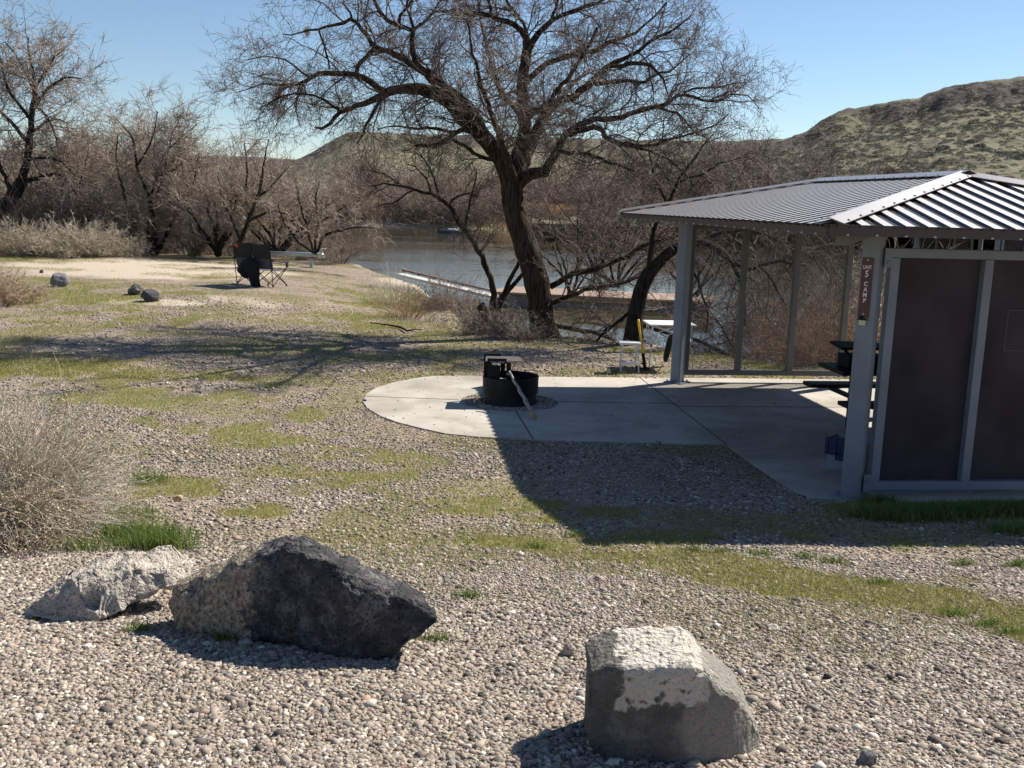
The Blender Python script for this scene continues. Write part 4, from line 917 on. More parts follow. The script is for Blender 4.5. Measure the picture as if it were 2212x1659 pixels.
cont = rock('black_bag', 'black lumpy bag on the picnic table right of the camp stove', (0, 0), (.3, .3, .3), M_coat, 5, sub=3, cat='bag'); cont.location = PTt(.12, -.12, .89); cont.data.transform(Matrix.Scale(1, 4)); cont.location[2] = PZ + .76 - .02
# ---------------------------------------------------------------- double camp chair
cp = GG(548, 619); gzc = cp[2]
ch = empty('camp_chair', cp + [0, .25, 0], 'dark double camping chair seen from behind, orange print on its back', 'chair', rz=math.radians(-26))
def CL(x, y, z): 
    r_ = ch.rotation_euler[2]; return np.array(ch.location) + np.array([x * math.cos(r_) - y * math.sin(r_), x * math.sin(r_) + y * math.cos(r_), z])
CW = .54
def cloth(name, mat, x0, x1, zf, yf, parent=ch, nx=10, nz=8, thick=.012):
    V = []; 
    for j in range(nz + 1):
        for i in range(nx + 1):
            s_, t = i / nx, j / nz; V.append(CL(x0 + (x1 - x0) * s_, yf(s_, t), zf(s_, t)))
    V = np.array(V); d_ = CL(0, thick, 0) - CL(0, 0, 0); V2 = np.concatenate([V, V + d_]); n0 = len(V); w_ = nx + 1; F = []
    for j in range(nz):
        for i in range(nx): a_ = j * w_ + i; F += [(a_, a_ + 1, a_ + 1 + w_, a_ + w_), (n0 + a_ + w_, n0 + a_ + 1 + w_, n0 + a_ + 1, n0 + a_)]
    for j in range(nz): a_ = j * w_; F += [(a_ + w_, a_ + w_ + n0, a_ + n0, a_)]; a_ = j * w_ + nx; F += [(a_, a_ + n0, a_ + w_ + n0, a_ + w_)]
    for i in range(nx): F += [(i, i + n0, i + 1 + n0, i + 1)]; a_ = nz * w_ + i; F += [(a_ + 1, a_ + 1 + n0, a_ + n0, a_)]
    return mesh_obj(name, V2, F, mat, parent, smooth=False)
dip = lambda s_: .035 * (abs(2 * s_ - 1) ** 2)
for x0, x1 in ((-.60, -.01), (.01, .60)):
    b_ = cloth('backrest', M_fabric, x0, x1, lambda s_, t: .73 + .38 * t + dip(s_) * t, lambda s_, t: -.10 - .08 * (t) - .03 * math.sin(math.pi * s_))
    cloth('back_pad', M_fabric2, x0, x1, lambda s_, t: .46 + .27 * t, lambda s_, t: -.02 - .08 * t - .04 * math.sin(math.pi * s_))
    cloth('seat', M_fabric2, x0, x1, lambda s_, t: .44 + .03 * t - .03 * math.sin(math.pi * s_), lambda s_, t: -.04 + .50 * t)
op = MB()
op.add([CL(-.585 + .17 * (.5 + .5 * math.cos(t)) , -.192, 1.055 + .045 * math.sin(t) - .03 * math.cos(t)) for t in np.linspace(0, 2 * math.pi, 14, endpoint=False)], [list(range(14))]); op.build('orange_print', M_orange, ch)
def rod(p, q, nm_='leg_rod', r_=.011): return MB().tube([CL(*p), CL(*q)], r_, 6).build(nm_, M_black, ch)
for x in (-.61, 0, .61): rod((x, -.17, 1.12), (x, -.05, .03), 'back_post')
for x0, x1 in ((-.61, 0), (0, .61)):
    rod((x0, -.05, .03), (x1, -.03, .46)); rod((x1, -.05, .03), (x0, -.03, .46)); rod((x0, .5, .03), (x1, .48, .46)); rod((x1, .5, .03), (x0, .48, .46))
for x in (-.62, .62): rod((x, -.05, .03), (x, .48, .46)); rod((x, .5, .03), (x, -.05, .46)); rod((x, .49, .44), (x, .46, .66), 'arm_post')
for x in (-.64, .64):
    MB().bar(CL(x, -.12, .72), CL(x, .30, .64), .07, .02).bar(CL(x, .30, .64), CL(x, .56, .66), .08, .02).build('armrest', M_fabric, ch)
MB().tube([CL(.66, .47, .50), CL(.66, .47, .63)], [.035, .045], 8).build('cup_holder', M_fabric2, ch)
for x in (-.61, 0, .61):
    for y in (-.05, .5): MB().tube([CL(x, y, 0), CL(x, y, .035)], [.028, .02], 7).build('foot', M_black, ch)
# coat hung over the chair
jk = empty('black_coat', CL(.12, -.2, 0), 'black coat draped over the back of the camp chair, sleeve to the ground', 'coat')
def lump(name, P_, R_, parent, mat, seed=1, n=14):
    P_ = np.array(P_); R_ = np.array(R_); m_ = len(P_); V = []
    for i in range(m_):
        for k in range(n):
            t = 2 * math.pi * k / n; r0 = R_[i] * (1 + .18 * math.sin(3 * t + i + seed) + .1 * math.sin(5 * t + 2 * i))
            V.append(P_[i] + (CL(1, 0, 0) - CL(0, 0, 0)) * math.cos(t) * r0 + (CL(0, 1, 0) - CL(0, 0, 0)) * math.sin(t) * r0 * .38)
    F = [(i * n + k, i * n + (k + 1) % n, (i + 1) * n + (k + 1) % n, (i + 1) * n + k) for i in range(m_ - 1) for k in range(n)] + [list(range(n))[::-1], [(m_ - 1) * n + k for k in range(n)]]
    return mesh_obj(name, V, F, mat, parent, smooth=True)
lump('coat_body', [CL(.02, -.24, .76), CL(.03, -.25, .70), CL(.08, -.26, .55), CL(.12, -.26, .40), CL(.14, -.24, .25), CL(.15, -.22, .10), CL(.15, -.2, .01)], [.06, .17, .27, .24, .18, .15, .14], jk, M_coat)
lump('sleeve', [CL(-.08, -.27, .70), CL(-.16, -.28, .55), CL(-.24, -.28, .40), CL(-.16, -.27, .26), CL(-.10, -.26, .20)], [.08, .13, .15, .11, .05], jk, M_coat, 4)
# ---------------------------------------------------------------- metal rail beyond the chair
r1 = GG(673, 577); Yr = r1[1]; rl = empty('guard_rail', r1, 'low galvanised metal rail on posts at the river edge beyond the chair', 'rail')
e1 = AT(697, 551, Yr + .0); e0 = AT(556, 545.5, Yr + 1.6)
MB().tube([e0, e1], .075, 10).build('rail_tube', M_galv, rl, smooth=True)
for px_, py_, yy in ((673, 560, Yr), (563, 552, Yr + 1.55)):
    t_ = AT(px_, py_, yy); MB().bar(t_, np.array([t_[0], t_[1], H(t_[0], t_[1]) - .1]), .10, up=(1, 0, 0)).build('post', M_galv, rl)
for px_, py_, yy in ((694, 548, Yr - .03), (557, 545, Yr + 1.6)):
    t_ = AT(px_, py_, yy); c_ = MB().box(t_ + ZU * .10, (.14, .14, .10)).box(t_ + ZU * .165, (.30, .26, .03), bev=.008).build('end_cap', M_galv, rl)
t_ = AT(695, 553.5, Yr - .1); MB().box(t_, (.21, .012, .12), bev=.004).build('number_plate', M_letter, rl)
mb = MB()
for k, x in enumerate((-.055, .0, .05)):
    mb.box(t_ + [x, -.008, 0], (.008, .004, .06)); 
    if k: mb.box(t_ + [x - .018, -.008, .0], (.03, .004, .008)).box(t_ + [x - .03, -.008, .015], (.008, .004, .03))
mb.build('numerals', M_black, rl)
# ---------------------------------------------------------------- floating dock and gangway
dk = empty('floating_dock', AT(1300, 640, 41), 'tan-decked floating dock on the river, seen through the tree trunks', 'dock'); 
dl = AT(1062, 640, 40.5); dr = AT(1540, 653, 38.5); zd = -.95
dl[2] = dr[2] = zd; dd = (dr - dl) / np.linalg.norm(dr - dl); dn = np.cross(ZU, dd); dn = dn if dn[1] > 0 else -dn; Ldk = float(np.linalg.norm(dr - dl))
dc_ = (dl + dr) / 2; dk.location = [*dc_[:2], WZ]
MB().box(dc_ + dn * 1.3, (Ldk, 3.0, .10), (dd, dn, ZU), .01).build('deck', M_deck, dk)
MB().box(dc_ + dn * 1.3 - ZU * .33, (Ldk - .2, 2.8, .52), (dd, dn, ZU), .03).build('float', M_dockside, dk)
MB().box(dc_ - dn * .23 - ZU * .12, (Ldk * .5, .06, .12), (dd, dn, ZU)).build('rubbing_strip', M_tan, dk)
MB().box(dc_ - dn * .3 - ZU * .52 + dd * 1.5, (Ldk * .7, .25, .12), (dd, dn, ZU)).build('waterline_growth', M_tan, dk)
g0 = AT(866, 593, 41.5); g1 = AT(1070, 641, 39.8); gwk = empty('gangway', (g0 + g1) / 2, 'pale gangway with a brown edge rail leading down to the floating dock', 'gangway')
MB().bar(g0, g1, .7, .10).build('walkway', M_concw, gwk); MB().bar(g0 + [0, .45, .16], g1 + [0, .45, .16], .07, .07).build('edge_rail', M_redrail, gwk)
for t in np.linspace(.02, .98, 7): q_ = g0 + (g1 - g0) * t + [0, .45, 0]; MB().bar(q_ + ZU * .12, q_ - ZU * .1, .05).build('rail_post', M_redrail, gwk)
# ---------------------------------------------------------------- fishing boat with angler
bo = AT(968, 502, 132); bo[2] = WZ
bt = empty('fishing_boat', bo, 'small dark fishing boat with outboard motor on the far side of the river', 'boat')
Lb = 3.3; prof = [(-1, .0), (-.8, .78), (-.3, 1.0), (.4, .95), (.95, .8), (1, .72)]
def boat_ring(z, k, dx=0): return [bo + [Lb / 2 * -x * -1 * (1.0) * (1 if x > -.99 else 1.0) + dx, y * .75 * k, z] for x, y in prof] + [bo + [Lb / 2 * x + dx, -y * .75 * k, z] for x, y in prof[::-1]]
R0_ = boat_ring(-.1, .55); R1_ = boat_ring(.28, .95); R2_ = boat_ring(.42, 1.0); R3_ = boat_ring(.42, .86); R4_ = boat_ring(.22, .84); n_ = len(R0_); V = R0_ + R1_ + R2_ + R3_ + R4_
F = [(a * n_ + i, a * n_ + (i + 1) % n_, (a + 1) * n_ + (i + 1) % n_, (a + 1) * n_ + i) for a in range(4) for i in range(n_)] + [[4 * n_ + i for i in range(n_)]]
MB().add(V, F).build('hull', M_hull, bt)
MB().box(bo + [.5, 0, .52], (1.1, .9, .2), bev=.05).build('deck_trim', M_hullw, bt); MB().box(bo + [1.0, 0, .45], (.5, .6, .12), bev=.04).build('seat', M_hullw, bt)
ob = MB().box(bo + [1.95, 0, .55], (.35, .3, .42), bev=.08).build('outboard_motor', M_black, bt); MB().box(bo + [1.95, 0, .15], (.12, .1, .6)).build('motor_shaft', M_black, ob, world=False).data.transform(Matrix.Translation(-Vector(bt.location)))
MB().tube([bo + [1.3, .2, .4], bo + [1.3, .2, .95]], .07, 8).build('white_post', M_hullw, bt)
# angler: skinned body
def person_boat(base):
    J = dict(pel=(0, 0, .0), abd=(0, 0, .2), che=(0, 0, .42), nek=(.02, 0, .58), hed=(.04, 0, .74), hea2=(.04, 0, .84), shl=(0, .2, .5), ell=(-.12, .26, .26), hal=(-.32, .14, .3), shr=(0, -.2, .5), elr=(-.12, -.26, .26), har=(-.32, -.12, .3),
             hil=(0, .1, -.03), knl=(-.42, .14, .0), ftl=(-.45, .14, -.42), hir=(0, -.1, -.03), knr=(-.42, -.14, .0), ftr=(-.45, -.14, -.42))
    E_ = [('pel', 'abd'), ('abd', 'che'), ('che', 'nek'), ('nek', 'hed'), ('hed', 'hea2'), ('che', 'shl'), ('shl', 'ell'), ('ell', 'hal'), ('che', 'shr'), ('shr', 'elr'), ('elr', 'har'), ('pel', 'hil'), ('hil', 'knl'), ('knl', 'ftl'), ('pel', 'hir'), ('hir', 'knr'), ('knr', 'ftr')]
    R_ = dict(pel=.17, abd=.17, che=.19, nek=.07, hed=.11, hea2=.09, shl=.09, ell=.06, hal=.045, shr=.09, elr=.06, har=.045, hil=.11, knl=.08, ftl=.05, hir=.11, knr=.08, ftr=.05)
    ks = list(J); me = bpy.data.meshes.new('person'); me.from_pydata([J[k] for k in ks], [(ks.index(a), ks.index(b)) for a, b in E_], [])
    o = bpy.data.objects.new('person', me); COL.objects.link(o); o.location = base
    mo = o.modifiers.new('skin', 'SKIN'); 
    if not me.skin_vertices: me.skin_vertices.new() if hasattr(me.skin_vertices, 'new') else None
    for i, k in enumerate(ks): me.skin_vertices[0].data[i].radius = (R_[k], R_[k])
    me.skin_vertices[0].data[0].use_root = True
    o.modifiers.new('sub', 'SUBSURF').levels = 1; o.modifiers[-1].render_levels = 1
    me.materials.append(M_cloth2); return o
try:
    pe = person_boat(bo + [-.75, 0, .85]); pe.scale = (1.15, 1.15, 1.15)
    tag(pe, 'person in dark jacket and cap seated in the fishing boat', 'person')
    k_ = rock('cap', None, (0, 0), (.26, .26, .16), M_black, 3, sub=2, cat=None); k_.parent = pe; k_.location = (.03, 0, .82); 
    for kk in ('category', 'label'):
        if kk in k_: del k_[kk]
except Exception as ex: print('person', ex)
# fallen branch on the grassy slope
fb0 = GG(648, 688 - 0); p_ = [GG(643, 0 + 677), GG(660, 682), GG(672, 690), GG(684, 694), GG(697, 688), GG(706, 690)]
p_ = [GG(x, y) + ZU * .05 for x, y in ((800, 702), (826, 705), (848, 708), (866, 712), (880, 720), (897, 716), (912, 717))]
o = MB().tube(p_, [.010, .015, .02, .025, .02, .014, .006], 6).build('fallen_branch', M_bark2, smooth=True); tag(o, 'crooked dark fallen branch lying on the shaded mossy slope', 'branch')
#@@PART4
# ---------------------------------------------------------------- branching plants
def norm(v): return v / (np.linalg.norm(v, axis=-1, keepdims=True) + 1e-9)
def tubes(P, R, sides):
    """P (n,m,3) polylines, R (n,m) radii -> V, F(quads)"""
    n, m, _ = P.shape
    T = np.gradient(P, axis=1) if m > 2 else np.repeat(P[:, 1:] - P[:, :1], 2, 1); T = norm(T)
    ref = rng.normal(size=(n, 1, 3)); a = norm(np.cross(T, ref)); b = np.cross(T, a)
    ang = np.arange(sides) * 2 * math.pi / sides
    V = P[:, :, None, :] + R[:, :, None, None] * (np.cos(ang)[None, None, :, None] * a[:, :, None, :] + np.sin(ang)[None, None, :, None] * b[:, :, None, :])
    idx = np.arange(n * m * sides).reshape(n, m, sides); j = np.roll(idx, -1, 2)
    F = np.stack([idx[:, :-1], j[:, :-1], j[:, 1:], idx[:, 1:]], -1).reshape(-1, 4)
    return V.reshape(-1, 3), F
def resample(pts, rad, m, wob=0.):
    pts = np.asarray(pts, float); rad = np.asarray(rad, float); d = np.r_[0, np.cumsum(np.linalg.norm(np.diff(pts, axis=0), axis=1))]; t = np.linspace(0, d[-1], m)
    # smooth (catmull-like) by interpolating then box smoothing
    tt = np.linspace(0, d[-1], m * 4); Q = np.stack([np.interp(tt, d, pts[:, k]) for k in range(3)], 1)
    k = max(3, (m * 4 // max(len(pts), 2)) // 2 * 2 - 1); 
    if k >= 3:
        w_ = np.ones(k) / k; Qp = np.pad(Q, ((k // 2, k // 2), (0, 0)), mode='edge'); Qs = np.stack([np.convolve(Qp[:, c], w_, 'valid') for c in range(3)], 1); Qs[0] = Q[0]; Qs[-1] = Q[-1]; Q = Qs
    P = np.stack([np.interp(t, tt, Q[:, c]) for c in range(3)], 1)
    if wob: P[1:-1] += np.random.default_rng(len(pts)).normal(size=(m - 2, 3)) * wob
    return P, np.interp(t, d, rad)
def sample_par(P, R, k, t0, t1=1.0):
    """k children on each parent; returns pos, tan, rad, parent length, t"""
    n, m, _ = P.shape; L = np.linalg.norm(np.diff(P, axis=1), axis=2).sum(1)
    k = np.broadcast_to(k, (n,)); pi = np.repeat(np.arange(n), k); t = rng.uniform(t0, t1, len(pi))
    x = t * (m - 1); i = np.minimum(x.astype(int), m - 2); f = (x - i)[:, None]
    pos = P[pi, i] * (1 - f) + P[pi, i + 1] * f; tan = norm(P[pi, i + 1] - P[pi, i]); rad = R[pi, i] * (1 - f[:, 0]) + R[pi, i + 1] * f[:, 0]
    return pos, tan, rad, L[pi], t
def grow(pos, tan, rad, L, m, ang=(35, 65), wig=.25, grav=0., up=0., taper=.25, out=None, flat=1.0):
    n = len(pos); a = np.radians(rng.uniform(*ang, n))[:, None]; r = rng.normal(size=(n, 3)); r = norm(r - (r * tan).sum(1, keepdims=True) * tan)
    d = norm(tan * np.cos(a) + r * np.sin(a)); 
    if out is not None: d = norm(d + out)
    P = np.zeros((n, m, 3)); P[:, 0] = pos; st = (L / (m - 1))[:, None]; cur = norm(rng.normal(size=(n, 3)))
    for i in range(1, m):
        d = norm(d + cur * wig * .35 + rng.normal(size=(n, 3)) * wig * .5 + np.array([0, 0, 1.]) * (up * 1. - grav * (i / m) * 2)); P[:, i] = P[:, i - 1] + d * st
    R = rad[:, None] * np.linspace(1, taper, m)[None]
    return P, R
def join(lst):
    Vs, Fs, o = [], [], 0
    for V, F in lst: Vs.append(V); Fs.append(F + o); o += len(V)
    return np.concatenate(Vs), np.concatenate(Fs)
def limb_px(pts, D0, root=None):
    """pts: (px,py,width_px[,depth offset m]) traced limb at distance D0"""
    out = []; rr = []
    for i, p in enumerate(pts):
        dd = p[3] if len(p) > 3 else 0; q = AT(p[0], p[1], D0 + dd); out.append(q); rr.append(p[2] / 2 / FPX * (D0 + dd))
    return out, rr
def build_tree(name, label, limbs, D0, cat='tree', group=None, lv=((3.0, 1.3), (6, .62), (6, .33), (3, .17)), twmat=None, bkmat=None, minr=.003, wig=.35, grav=.04, up=.05, base=None, trunks=1, crownname='crown', dz=None, tw_t0=.15, r1=.016, sideN=8, per_len=True, seed=1, len_scale=None, ws=.6):
    global rng
    rng = np.random.default_rng(seed)
    twmat = twmat or M_twig; bkmat = bkmat or M_bark
    segs = []; LP = []; LR = []; trunk = []
    for li, lb in enumerate(limbs):
        pts, rad = limb_px(lb['p'], D0 + lb.get('d0', 0)); m = max(6, int(np.linalg.norm(np.diff(np.array(pts), axis=0), axis=1).sum() / .16)); m = min(m, 60)
        P, R = resample(pts, rad, m, wob=.012 if not lb.get('trunk') else .006)
        R = R * (1 + .10 * (rng.random(m) - .5)) * (1 if lb.get('trunk') else ws)
        V, F = tubes(P[None], R[None], 14 if lb.get('trunk') else sideN); segs.append((V, F))
        if not lb.get('bare'):
            P2, R2 = resample(P, R, 24); s0 = lb.get('t0', tw_t0); i0 = int(s0 * 23)
            LP.append(P2[i0:]) if False else LP.append(resample(P2[i0:], R2[i0:], 24)[0]); LR.append(np.interp(np.linspace(i0, 23, 24), np.arange(24), R2))
    root = empty(name, base if base is not None else segs[0][0][:14].mean(0), label, cat, group)
    V, F = join(segs); mesh_obj('trunk', V, F, bkmat, root, smooth=True)
    P = np.array(LP); R = np.array(LR); out = []
    Lp = np.linalg.norm(np.diff(P, axis=1), axis=2).sum(1)
    k = np.maximum(1, (Lp * lv[0][0]).astype(int)); pos, tan, rad, L, t = sample_par(P, R, k, .0, 1.0)
    Ln = lv[0][1] * rng.uniform(.45, 1.25, len(pos)) * np.clip(.5 + rad / .05, .5, 1.15) * (len_scale or 1)
    Pc, Rc = grow(pos, tan, np.minimum(rad * .6, r1), Ln, 8, (30, 75), wig, grav, up, .35); out.append(tubes(Pc, Rc, 5)); 
    PP, RR = Pc, Rc
    for li, (k, ll) in enumerate(lv[1:]):
        last = li == len(lv) - 2
        pos, tan, rad, L, t = sample_par(PP, RR, k, .12, 1.0); Ln = ll * rng.uniform(.4, 1.3, len(pos)); m = 6 if not last else 4
        PP, RR = grow(pos, tan, np.maximum(rad * .62, minr), Ln, m, (25, 70), wig * .9, grav, up * .5, .5); RR = np.maximum(RR, minr * .7); out.append(tubes(PP, RR, 3))
    V, F = join(out); mesh_obj(crownname, V, F, twmat, root, smooth=False)
    return root
D = 20.15
main = [
 dict(trunk=1, bare=1, p=[(1180, 756, 92), (1176, 728, 68), (1172, 700, 58), (1166, 650, 54), (1158, 600, 54), (1148, 565, 54), (1139, 540, 53), (1124, 500, 49), (1112, 459, 46), (1105, 420, 47), (1104, 395, 44), (1106, 378, 34)]),
 dict(trunk=1, bare=1, p=[(1110, 420, 34), (1120, 392, 30), (1142, 377, 26), (1168, 371, 23), (1186, 371, 20)]),
 dict(p=[(1104, 400, 50), (1086, 345, 44), (1050, 300, 42), (1020, 270, 40), (996, 250, 38), (983, 228, 38), (960, 212, 36), (942, 204, 32), (916, 194, 30), (889, 193, 27), (862, 194, 24), (835, 200, 22), (814, 214, 18), (790, 223, 15), (768, 229, 13), (741, 239, 11), (722, 252, 10), (712, 269, 9), (695, 279, 7), (681, 275, 5)], t0=.3),
 dict(p=[(832, 199, 17), (803, 178, 16), (768, 160, 15), (728, 156, 14), (695, 157, 12), (669, 169, 10), (647, 183, 8), (607, 186, 6), (567, 178, 4), (513, 199, 2)], t0=.05),
 dict(p=[(769, 160, 10), (776, 138, 10), (795, 117, 10), (816, 107, 10)], d0=.05),
 dict(p=[(1060, 310, 30), (1030, 262, 30), (1008, 228, 28), (985, 205, 26), (960, 188, 24), (937, 176, 23), (916, 153, 22), (889, 136, 19), (862, 121, 17), (835, 111, 15), (814, 107, 14), (803, 91, 12), (787, 69, 11), (768, 47, 10), (758, 36, 10), (728, 55, 8), (685, 62, 6), (647, 70, 4), (612, 74, 3)], d0=-.5, t0=.3),
 dict(p=[(760, 40, 6), (748, 15, 5), (735, -20, 4)], d0=-.5), dict(p=[(688, 62, 5), (695, 85, 5), (705, 110, 5), (712, 150, 4)], d0=-.4),
 dict(p=[(905, 146, 15), (890, 108, 13), (889, 82, 14), (895, 64, 13), (875, 58, 11), (848, 47, 11), (830, 40, 10), (819, 20, 9), (806, -2, 8), (795, -30, 7)], d0=-.5), dict(p=[(895, 66, 8), (886, 36, 7), (877, 15, 6), (884, -20, 5)], d0=-.4),
 dict(p=[(896, 62, 8), (916, 50, 7), (937, 24, 6), (955, -3, 5), (960, -40, 4)], d0=-.6), dict(p=[(862, 52, 7), (866, 30, 7), (885, 10, 6), (900, -20, 5)], d0=-.5),
 dict(p=[(1108, 380, 44), (1122, 330, 36), (1134, 285, 34), (1130, 235, 30), (1127, 178, 28), (1132, 140, 26), (1142, 100, 24), (1128, 70, 15), (1108, 51, 13), (1082, 44, 13), (1055, 32, 11), (1010, 28, 9), (983, 20, 8), (954, 26, 6), (930, 20, 4)], t0=.35, d0=.2),
 dict(p=[(1058, 34, 8), (1058, 5, 7), (1056, -30, 6)], d0=.2),
 dict(p=[(1141, 108, 18), (1152, 86, 16), (1173, 60, 14), (1201, 38, 12), (1244, 21, 10), (1290, 4, 8), (1330, -15, 6)], d0=.1),
 dict(p=[(1142, 100, 10), (1141, 75, 9), (1127, 42, 8), (1099, 14, 8), (1089, -10, 7)], d0=.3), dict(p=[(1190, 45, 8), (1200, 22, 8), (1206, 0, 7), (1203, -30, 6)], d0=.3),
 dict(p=[(1128, 186, 18), (1159, 155, 16), (1183, 136, 14), (1220, 122, 13), (1267, 112, 13), (1290, 112, 12), (1309, 91, 11), (1342, 84, 9), (1375, 70, 7), (1410, 40, 5), (1440, 5, 4)], d0=.5),
 dict(p=[(1128, 270, 24), (1141, 246, 22), (1159, 239, 20), (1197, 223, 19), (1234, 212, 18), (1267, 188, 18), (1290, 164, 17), (1314, 141, 14), (1346, 126, 11), (1379, 112, 9), (1398, 94, 8), (1426, 77, 7), (1454, 68, 6), (1482, 42, 4), (1500, 20, 2)], d0=-.1, t0=.12),
 dict(p=[(1318, 142, 10), (1361, 138, 11), (1403, 136, 9), (1421, 154, 7), (1440, 190, 4), (1446, 215, 3)], d0=-.3), dict(p=[(1285, 182, 12), (1337, 174, 10), (1370, 175, 9), (1384, 183, 8), (1416, 160, 6), (1454, 150, 5), (1491, 117, 3)], d0=.4),
 dict(p=[(1178, 371, 24), (1200, 330, 20), (1220, 291, 18), (1253, 268, 16), (1290, 256, 14), (1337, 256, 13), (1370, 243, 12), (1400, 235, 12), (1426, 232, 11), (1454, 211, 9), (1477, 201, 8), (1515, 217, 7), (1552, 220, 6), (1580, 202, 4), (1618, 207, 3), (1640, 235, 2)], d0=.2, t0=.1),
 dict(p=[(1426, 233, 7), (1459, 240, 6), (1480, 262, 5), (1500, 285, 4), (1530, 300, 3), (1545, 330, 2)], d0=.4), dict(p=[(1477, 201, 5), (1505, 188, 5), (1540, 192, 4), (1575, 180, 3), (1610, 178, 2)], d0=-.3),
 dict(p=[(1230, 292, 14), (1253, 281, 14), (1285, 272, 13), (1300, 280, 12), (1312, 300, 12), (1340, 313, 10), (1370, 316, 9), (1416, 312, 7), (1454, 299, 6), (1500, 286, 4), (1552, 267, 3), (1575, 245, 2)], d0=-.3), dict(p=[(1345, 312, 7), (1400, 325, 6), (1450, 345, 5), (1490, 385, 4), (1510, 420, 2)], d0=-.6),
 dict(p=[(1040, 290, 14), (1011, 277, 13), (977, 290, 12), (948, 311, 11), (925, 318, 9), (897, 315, 6)], d0=-.6), dict(p=[(985, 288, 9), (942, 277, 8), (889, 277, 6), (848, 269, 4), (815, 280, 3)], d0=-.3),
 dict(p=[(1085, 350, 12), (1050, 345, 10), (1010, 320, 9), (970, 295, 7)], d0=.5),
 dict(p=[(822, 215, 8), (812, 235, 8), (795, 262, 7), (785, 285, 5), (770, 310, 3)], d0=-.2), dict(p=[(735, 240, 6), (700, 215, 5), (660, 200, 5), (610, 205, 4), (560, 235, 2)], d0=-.4),
 dict(p=[(669, 169, 5), (640, 145, 5), (610, 125, 4), (570, 120, 3), (530, 130, 2)], d0=-.2), dict(p=[(650, 180, 5), (640, 215, 4), (640, 250, 3), (650, 275, 2)], d0=.1),
 dict(p=[(1150, 600, 18), (1184, 628, 16), (1222, 596, 15), (1292, 580, 13), (1345, 558, 12), (1399, 526, 11), (1442, 514, 9), (1490, 505, 6)], d0=.3), dict(p=[(1180, 660, 14), (1230, 640, 12), (1265, 624, 11), (1345, 612, 9), (1400, 590, 6)], d0=.6),
 dict(p=[(1190, 700, 14), (1240, 712, 12), (1290, 718, 11), (1330, 735, 9), (1365, 770, 6)], d0=.7),
 # twisted branches that come towards and away from the viewer
 dict(p=[(1112, 400, 22, 0), (1095, 340, 18, -.9), (1070, 270, 14, -1.8), (1040, 190, 10, -2.6), (1020, 110, 7, -3.2), (1010, 40, 4, -3.6)]), dict(p=[(1120, 390, 22, 0), (1150, 320, 18, 1.0), (1180, 250, 14, 2.0), (1230, 190, 10, 2.9), (1270, 150, 6, 3.5)]),
 dict(p=[(1130, 330, 18, 0), (1160, 270, 14, -1.), (1200, 200, 11, -1.9), (1250, 140, 8, -2.6), (1290, 60, 5, -3.1)]), dict(p=[(1100, 370, 18, 0), (1060, 320, 14, 1.), (1010, 250, 12, 2.), (960, 180, 9, 2.8), (900, 120, 5, 3.3)]),
 dict(p=[(1128, 250, 14, 0), (1080, 200, 12, 1.2), (1060, 130, 9, 2.2), (1040, 60, 6, 3.0), (1030, -10, 4, 3.4)]), dict(p=[(1200, 330, 12, 0), (1260, 330, 10, -.8), (1320, 350, 8, -1.6), (1370, 370, 5, -2.2)]),
]
mt = build_tree('bare_tree', 'largest bare tree with a thick leaning trunk and a wide crown of crooked limbs', main, D, ws=.86, lv=((4.6, .95), (6, .66), (6, .42), (2, .2)), r1=.018, minr=.0036, seed=11, base=G(1185, 735, -.15), wig=.42, grav=.03, up=.05)
# nests and mistletoe-like clumps
def clump(name, label, px, py, Dd, r_, mat, seed, cat, group=None, n=500, L=.10, up=0):
    global rng
    rng = np.random.default_rng(seed); c = AT(px, py, Dd); d = norm(rng.normal(size=(n, 3))); p0 = d * r_ * rng.uniform(.3, .8, (n, 1)); t_ = norm(rng.normal(size=(n, 3)) + d * .3)
    P = np.stack([p0, p0 + t_ * L * .5, p0 + t_ * L + rng.normal(size=(n, 3)) * L * .15], 1) * [1, 1, 1.25]; V, F = tubes(P, np.full((n, 3), .003), 3)
    o = mesh_obj(name, V, F, mat); o.location = c; return tag(o, label, cat, group)
clump('bird_nest', 'pale rounded nest hanging low in the left end of the big crown', 607, 241, D - .3, .08, M_grey, 5, 'nest', n=160, L=.06)
clump('bird_nest', 'small clump high in the left crown below the upper-left limb', 663, 68, D - .4, .07, M_seed, 6, 'nest', n=140, L=.06)
clump('bird_nest', 'green-grey clump in the right side of the big crown', 1377, 182, D - .2, .08, M_sage, 7, 'nest', n=160, L=.06)
